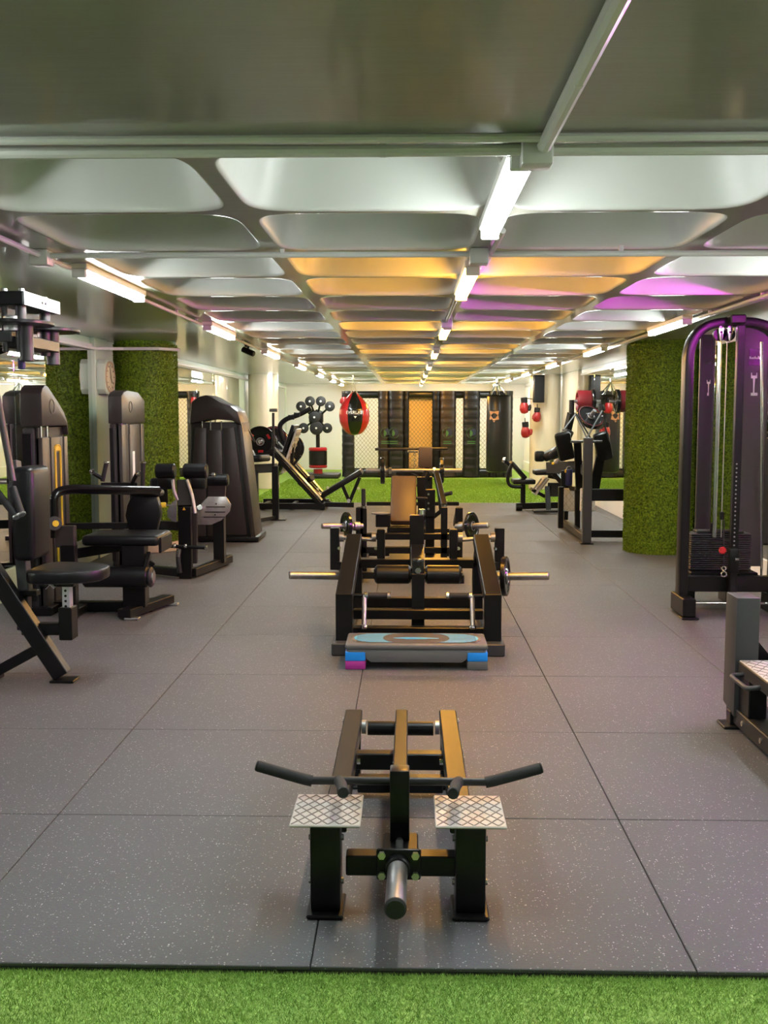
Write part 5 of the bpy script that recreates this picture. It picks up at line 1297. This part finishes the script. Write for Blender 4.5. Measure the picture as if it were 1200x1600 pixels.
# V arms to the loaded plate
for a, b in (((917, 684), (941, 642)), ((917, 684), (898, 645)), ((880, 672), (900, 646)), ((900, 646), (926, 690)), ((941, 650), (952, 690))):
    M().cyl(P(a[0], a[1], 11.75), P(b[0], b[1], 12.0), 0.009, n=10).build('lever_rod', 'grey_metal', t)
M().cyl(P(892, 690, 11.6), P(941, 690, 11.6), 0.014, n=10).build('shoulder_bar', 'grey_metal', t)
for x in (878, 938):
    M().beam(P(x, 676, 12.0), P(x + 8, 718, 12.1), 0.18, 0.10, up=(0, 1, 0), r=0.03, seg=2).build('shoulder_pad', 'vinyl', t)
M().beam(P(940, 700, 12.1), P(928, 770, 12.2), 0.10, 0.08, up=(0, 1, 0)).build('rear_mast', 'black', t)
M().beam(P(902, 690, 12.1), P(905, 765, 12.3), 0.08, 0.06, up=(0, 1, 0)).build('rear_mast', 'black', t)
M().beam(P(862, 715, 12.5), P(884, 693, 12.4), 0.16, 0.09, r=0.03, seg=2).build('seat_roll', 'vinyl', t)
M().cyl(P(868, 722, 12.6), P(884, 708, 12.5), 0.03, n=12).build('white_sleeve', 'silver', t)
pc = P(922, 652, 12.1)
weight_plate(pc, (0.35, -0.8, 0.75), 0.165, 0.05, 'tilted dark weight plate with blue and red rims on the squat machine', rim='red_dark')
M().cyl(pc - V((0.35, -0.8, 0.75)).normalized() * 0.12, pc + V((0.35, -0.8, 0.75)).normalized() * 0.12, 0.024, n=12).build('plate_peg', 'steel', t)
p_ = P(892, 748, 12.4)
s = thing('ankle_strap', 'navy ankle strap hanging from the squat machine beam', 'strap', p_)
M().box(P(889, 746, 12.30), (0.08, 0.05, 0.20), 0.02, 2).build('cuff', 'navy', s)
M().ring(P(889, 733, 12.32), (0, 1, 0), 0.03, 0.006, 16, 6).build('ring', 'steel', s)
M().box(P(884, 736, 12.30), (0.02, 0.03, 0.04), 0.004).build('yellow_clip', 'yellow', s)
M().beam(P(882, 735, 12.32), P(882, 760, 12.32), 0.08, 0.02, up=(0, 1, 0)).build('black_strap', 'black', s)

# ================================================================== leg press by the cream column
t = thing('incline_leg_press', 'black incline leg press with small seats beside the cream column', 'gym machine', (1.9, 15.6, 0))
Yr = 15.4
M().beam(P(808, 791, Yr), P(880, 789, Yr), 0.07, 0.09).build('base_beam', 'black', t)
M().cyl(P(806, 792, Yr - 0.04), P(816, 792, Yr - 0.04), 0.06, n=16, bev=0.006).build('base_foot', 'black', t)
M().beam(P(833, 799, 14.9), P(885, 798, 14.9), 0.16, 0.03).build('floor_plate', 'black', t)
M().beam(P(857, 797, 15.0), P(855, 760, 15.1), 0.07, 0.06, up=(0, 1, 0)).build('seat_post', 'black', t)
M().beam(P(817, 790, Yr), P(817, 757, Yr), 0.07, 0.06, up=(0, 1, 0)).build('seat_post', 'black', t)
M().beam(P(800, 752, Yr), P(835, 752, Yr), 0.36, 0.07, r=0.02, seg=2).build('seat_pad', 'vinyl', t)
M().beam(P(798, 722, Yr), P(820, 747, Yr), 0.34, 0.06, r=0.015, seg=2).build('seat_back', 'vinyl', t)
M().cyl(P(785, 718, Yr - 0.1), P(789, 719, Yr - 0.1), 0.04, n=14, bev=0.006).build('handle_cap', 'chrome', t)
M().beam(P(787, 719, Yr), P(800, 730, Yr), 0.06, 0.05).build('back_handle', 'black', t)
M().tube([P(800, 724, Yr - 0.15), P(793, 740, Yr - 0.15), P(794, 760, Yr - 0.15), P(815, 761, Yr - 0.15)], 0.026, 10, 0.1).build('side_guard', 'black', t)
fpp = M().beam(P(834, 772, Yr), P(852, 745, Yr), 0.42, 0.03).build('foot_plate', 'tread', t)
for k in range(3):
    a, b = P(833 + k * 6, 765, Yr - 0.22), P(846 + k * 6, 748, Yr - 0.22)
    M().beam(a, b, 0.03, 0.02).build('tread_bar', 'tread_line', fpp)
M().beam(P(830, 764, Yr), P(850, 775, Yr), 0.30, 0.05).build('plate_frame', 'black', t)
M().beam(P(834, 738, 15.2), P(872, 737, 15.2), 0.38, 0.07, r=0.02, seg=2).build('upper_seat', 'vinyl', t)
M().beam(P(856, 744, 15.2), P(876, 748, 15.2), 0.06, 0.05).build('seat_arm', 'black', t)
M().beam(P(858, 765, 15.1), P(880, 765, 15.3), 0.07, 0.20).build('gear_box', 'black', t)
sb = M().beam(P(879, 694, 15.6), P(889, 672, 15.6), 0.40, 0.12, r=0.03, seg=2).build('back_rest', 'vinyl', t)
M().beam(P(848, 716, 15.5), P(880, 700, 15.5), 0.36, 0.12, r=0.03, seg=2).build('cushion', 'vinyl', t)
M().beam(P(858, 720, 15.4), P(878, 708, 15.4), 0.05, 0.08).build('chrome_rail', 'chrome', t)
M().box(P(843, 713, 15.4), (0.14, 0.12, 0.16), 0.03, 2).build('latch', 'black', t)
M().beam(P(862, 735, 15.6), P(885, 680, 15.8), 0.06, 0.06).build('rear_strut', 'black', t)
M().beam(P(893, 645, 15.7), P(885, 680, 15.8), 0.10, 0.08).build('mast', 'black', t)
pr = P(912, 627, 15.7)
M().cyl(P(893, 650, 15.7), V((P(893, 640, 15.7).x, 15.7, pr.z + 0.02)), 0.04, n=12).build('mast_top', 'black', t)
M().cyl((P(890, 627, 15.7).x, 15.7, pr.z), (pr.x + 0.25, 15.7, pr.z), 0.024, n=12).build('weight_peg', 'steel', t)
weight_plate((pr.x, 15.7, pr.z), (1, -0.0, 0), 0.165, 0.20, 'thick dark red bumper plate on the leg press peg near the mirror', 'leg press bumper plates', face='red_dark', name='bumper_plate')
weight_plate((pr.x + 0.135, 15.7, pr.z), (1, -0.0, 0), 0.18, 0.05, 'black weight plate beside the red bumper plate', 'leg press bumper plates')

# ================================================================== speaker and gloves on the cream column
a, b = P(834, 584, 19.45), P(850, 629, 19.45)
t = thing('wall_speaker', 'tall black speaker on the cream column under the ceiling', 'speaker', ((a.x + b.x) / 2, 19.5, b.z))
M().span((a.x, 19.40, b.z), (b.x, 19.57, min(a.z, CEIL - 0.03)), 0.012, 2).build('cabinet', 'black', t)
M().span((a.x + 0.012, 19.392, b.z + 0.02), (b.x - 0.012, 19.402, min(a.z, CEIL - 0.03) - 0.02), 0.003).build('grille', 'black', t)
M().box(((a.x + b.x) / 2 + 0.03, 19.62, (a.z + b.z) / 2), (0.06, 0.12, 0.10), 0.006).build('wall_bracket', 'black', t)
glove(P(820, 638, 19.50), 1.0, 'red boxing glove with black side, highest on the cream column', -1, False, V((2.42, 19.67, P(820, 624, 19.5).z)))
glove(P(838, 652, 19.50), 0.9, 'small red and black glove hung under the speaker')
glove(P(822, 676, 19.52), 1.0, 'red boxing glove lowest on the cream column', -1)
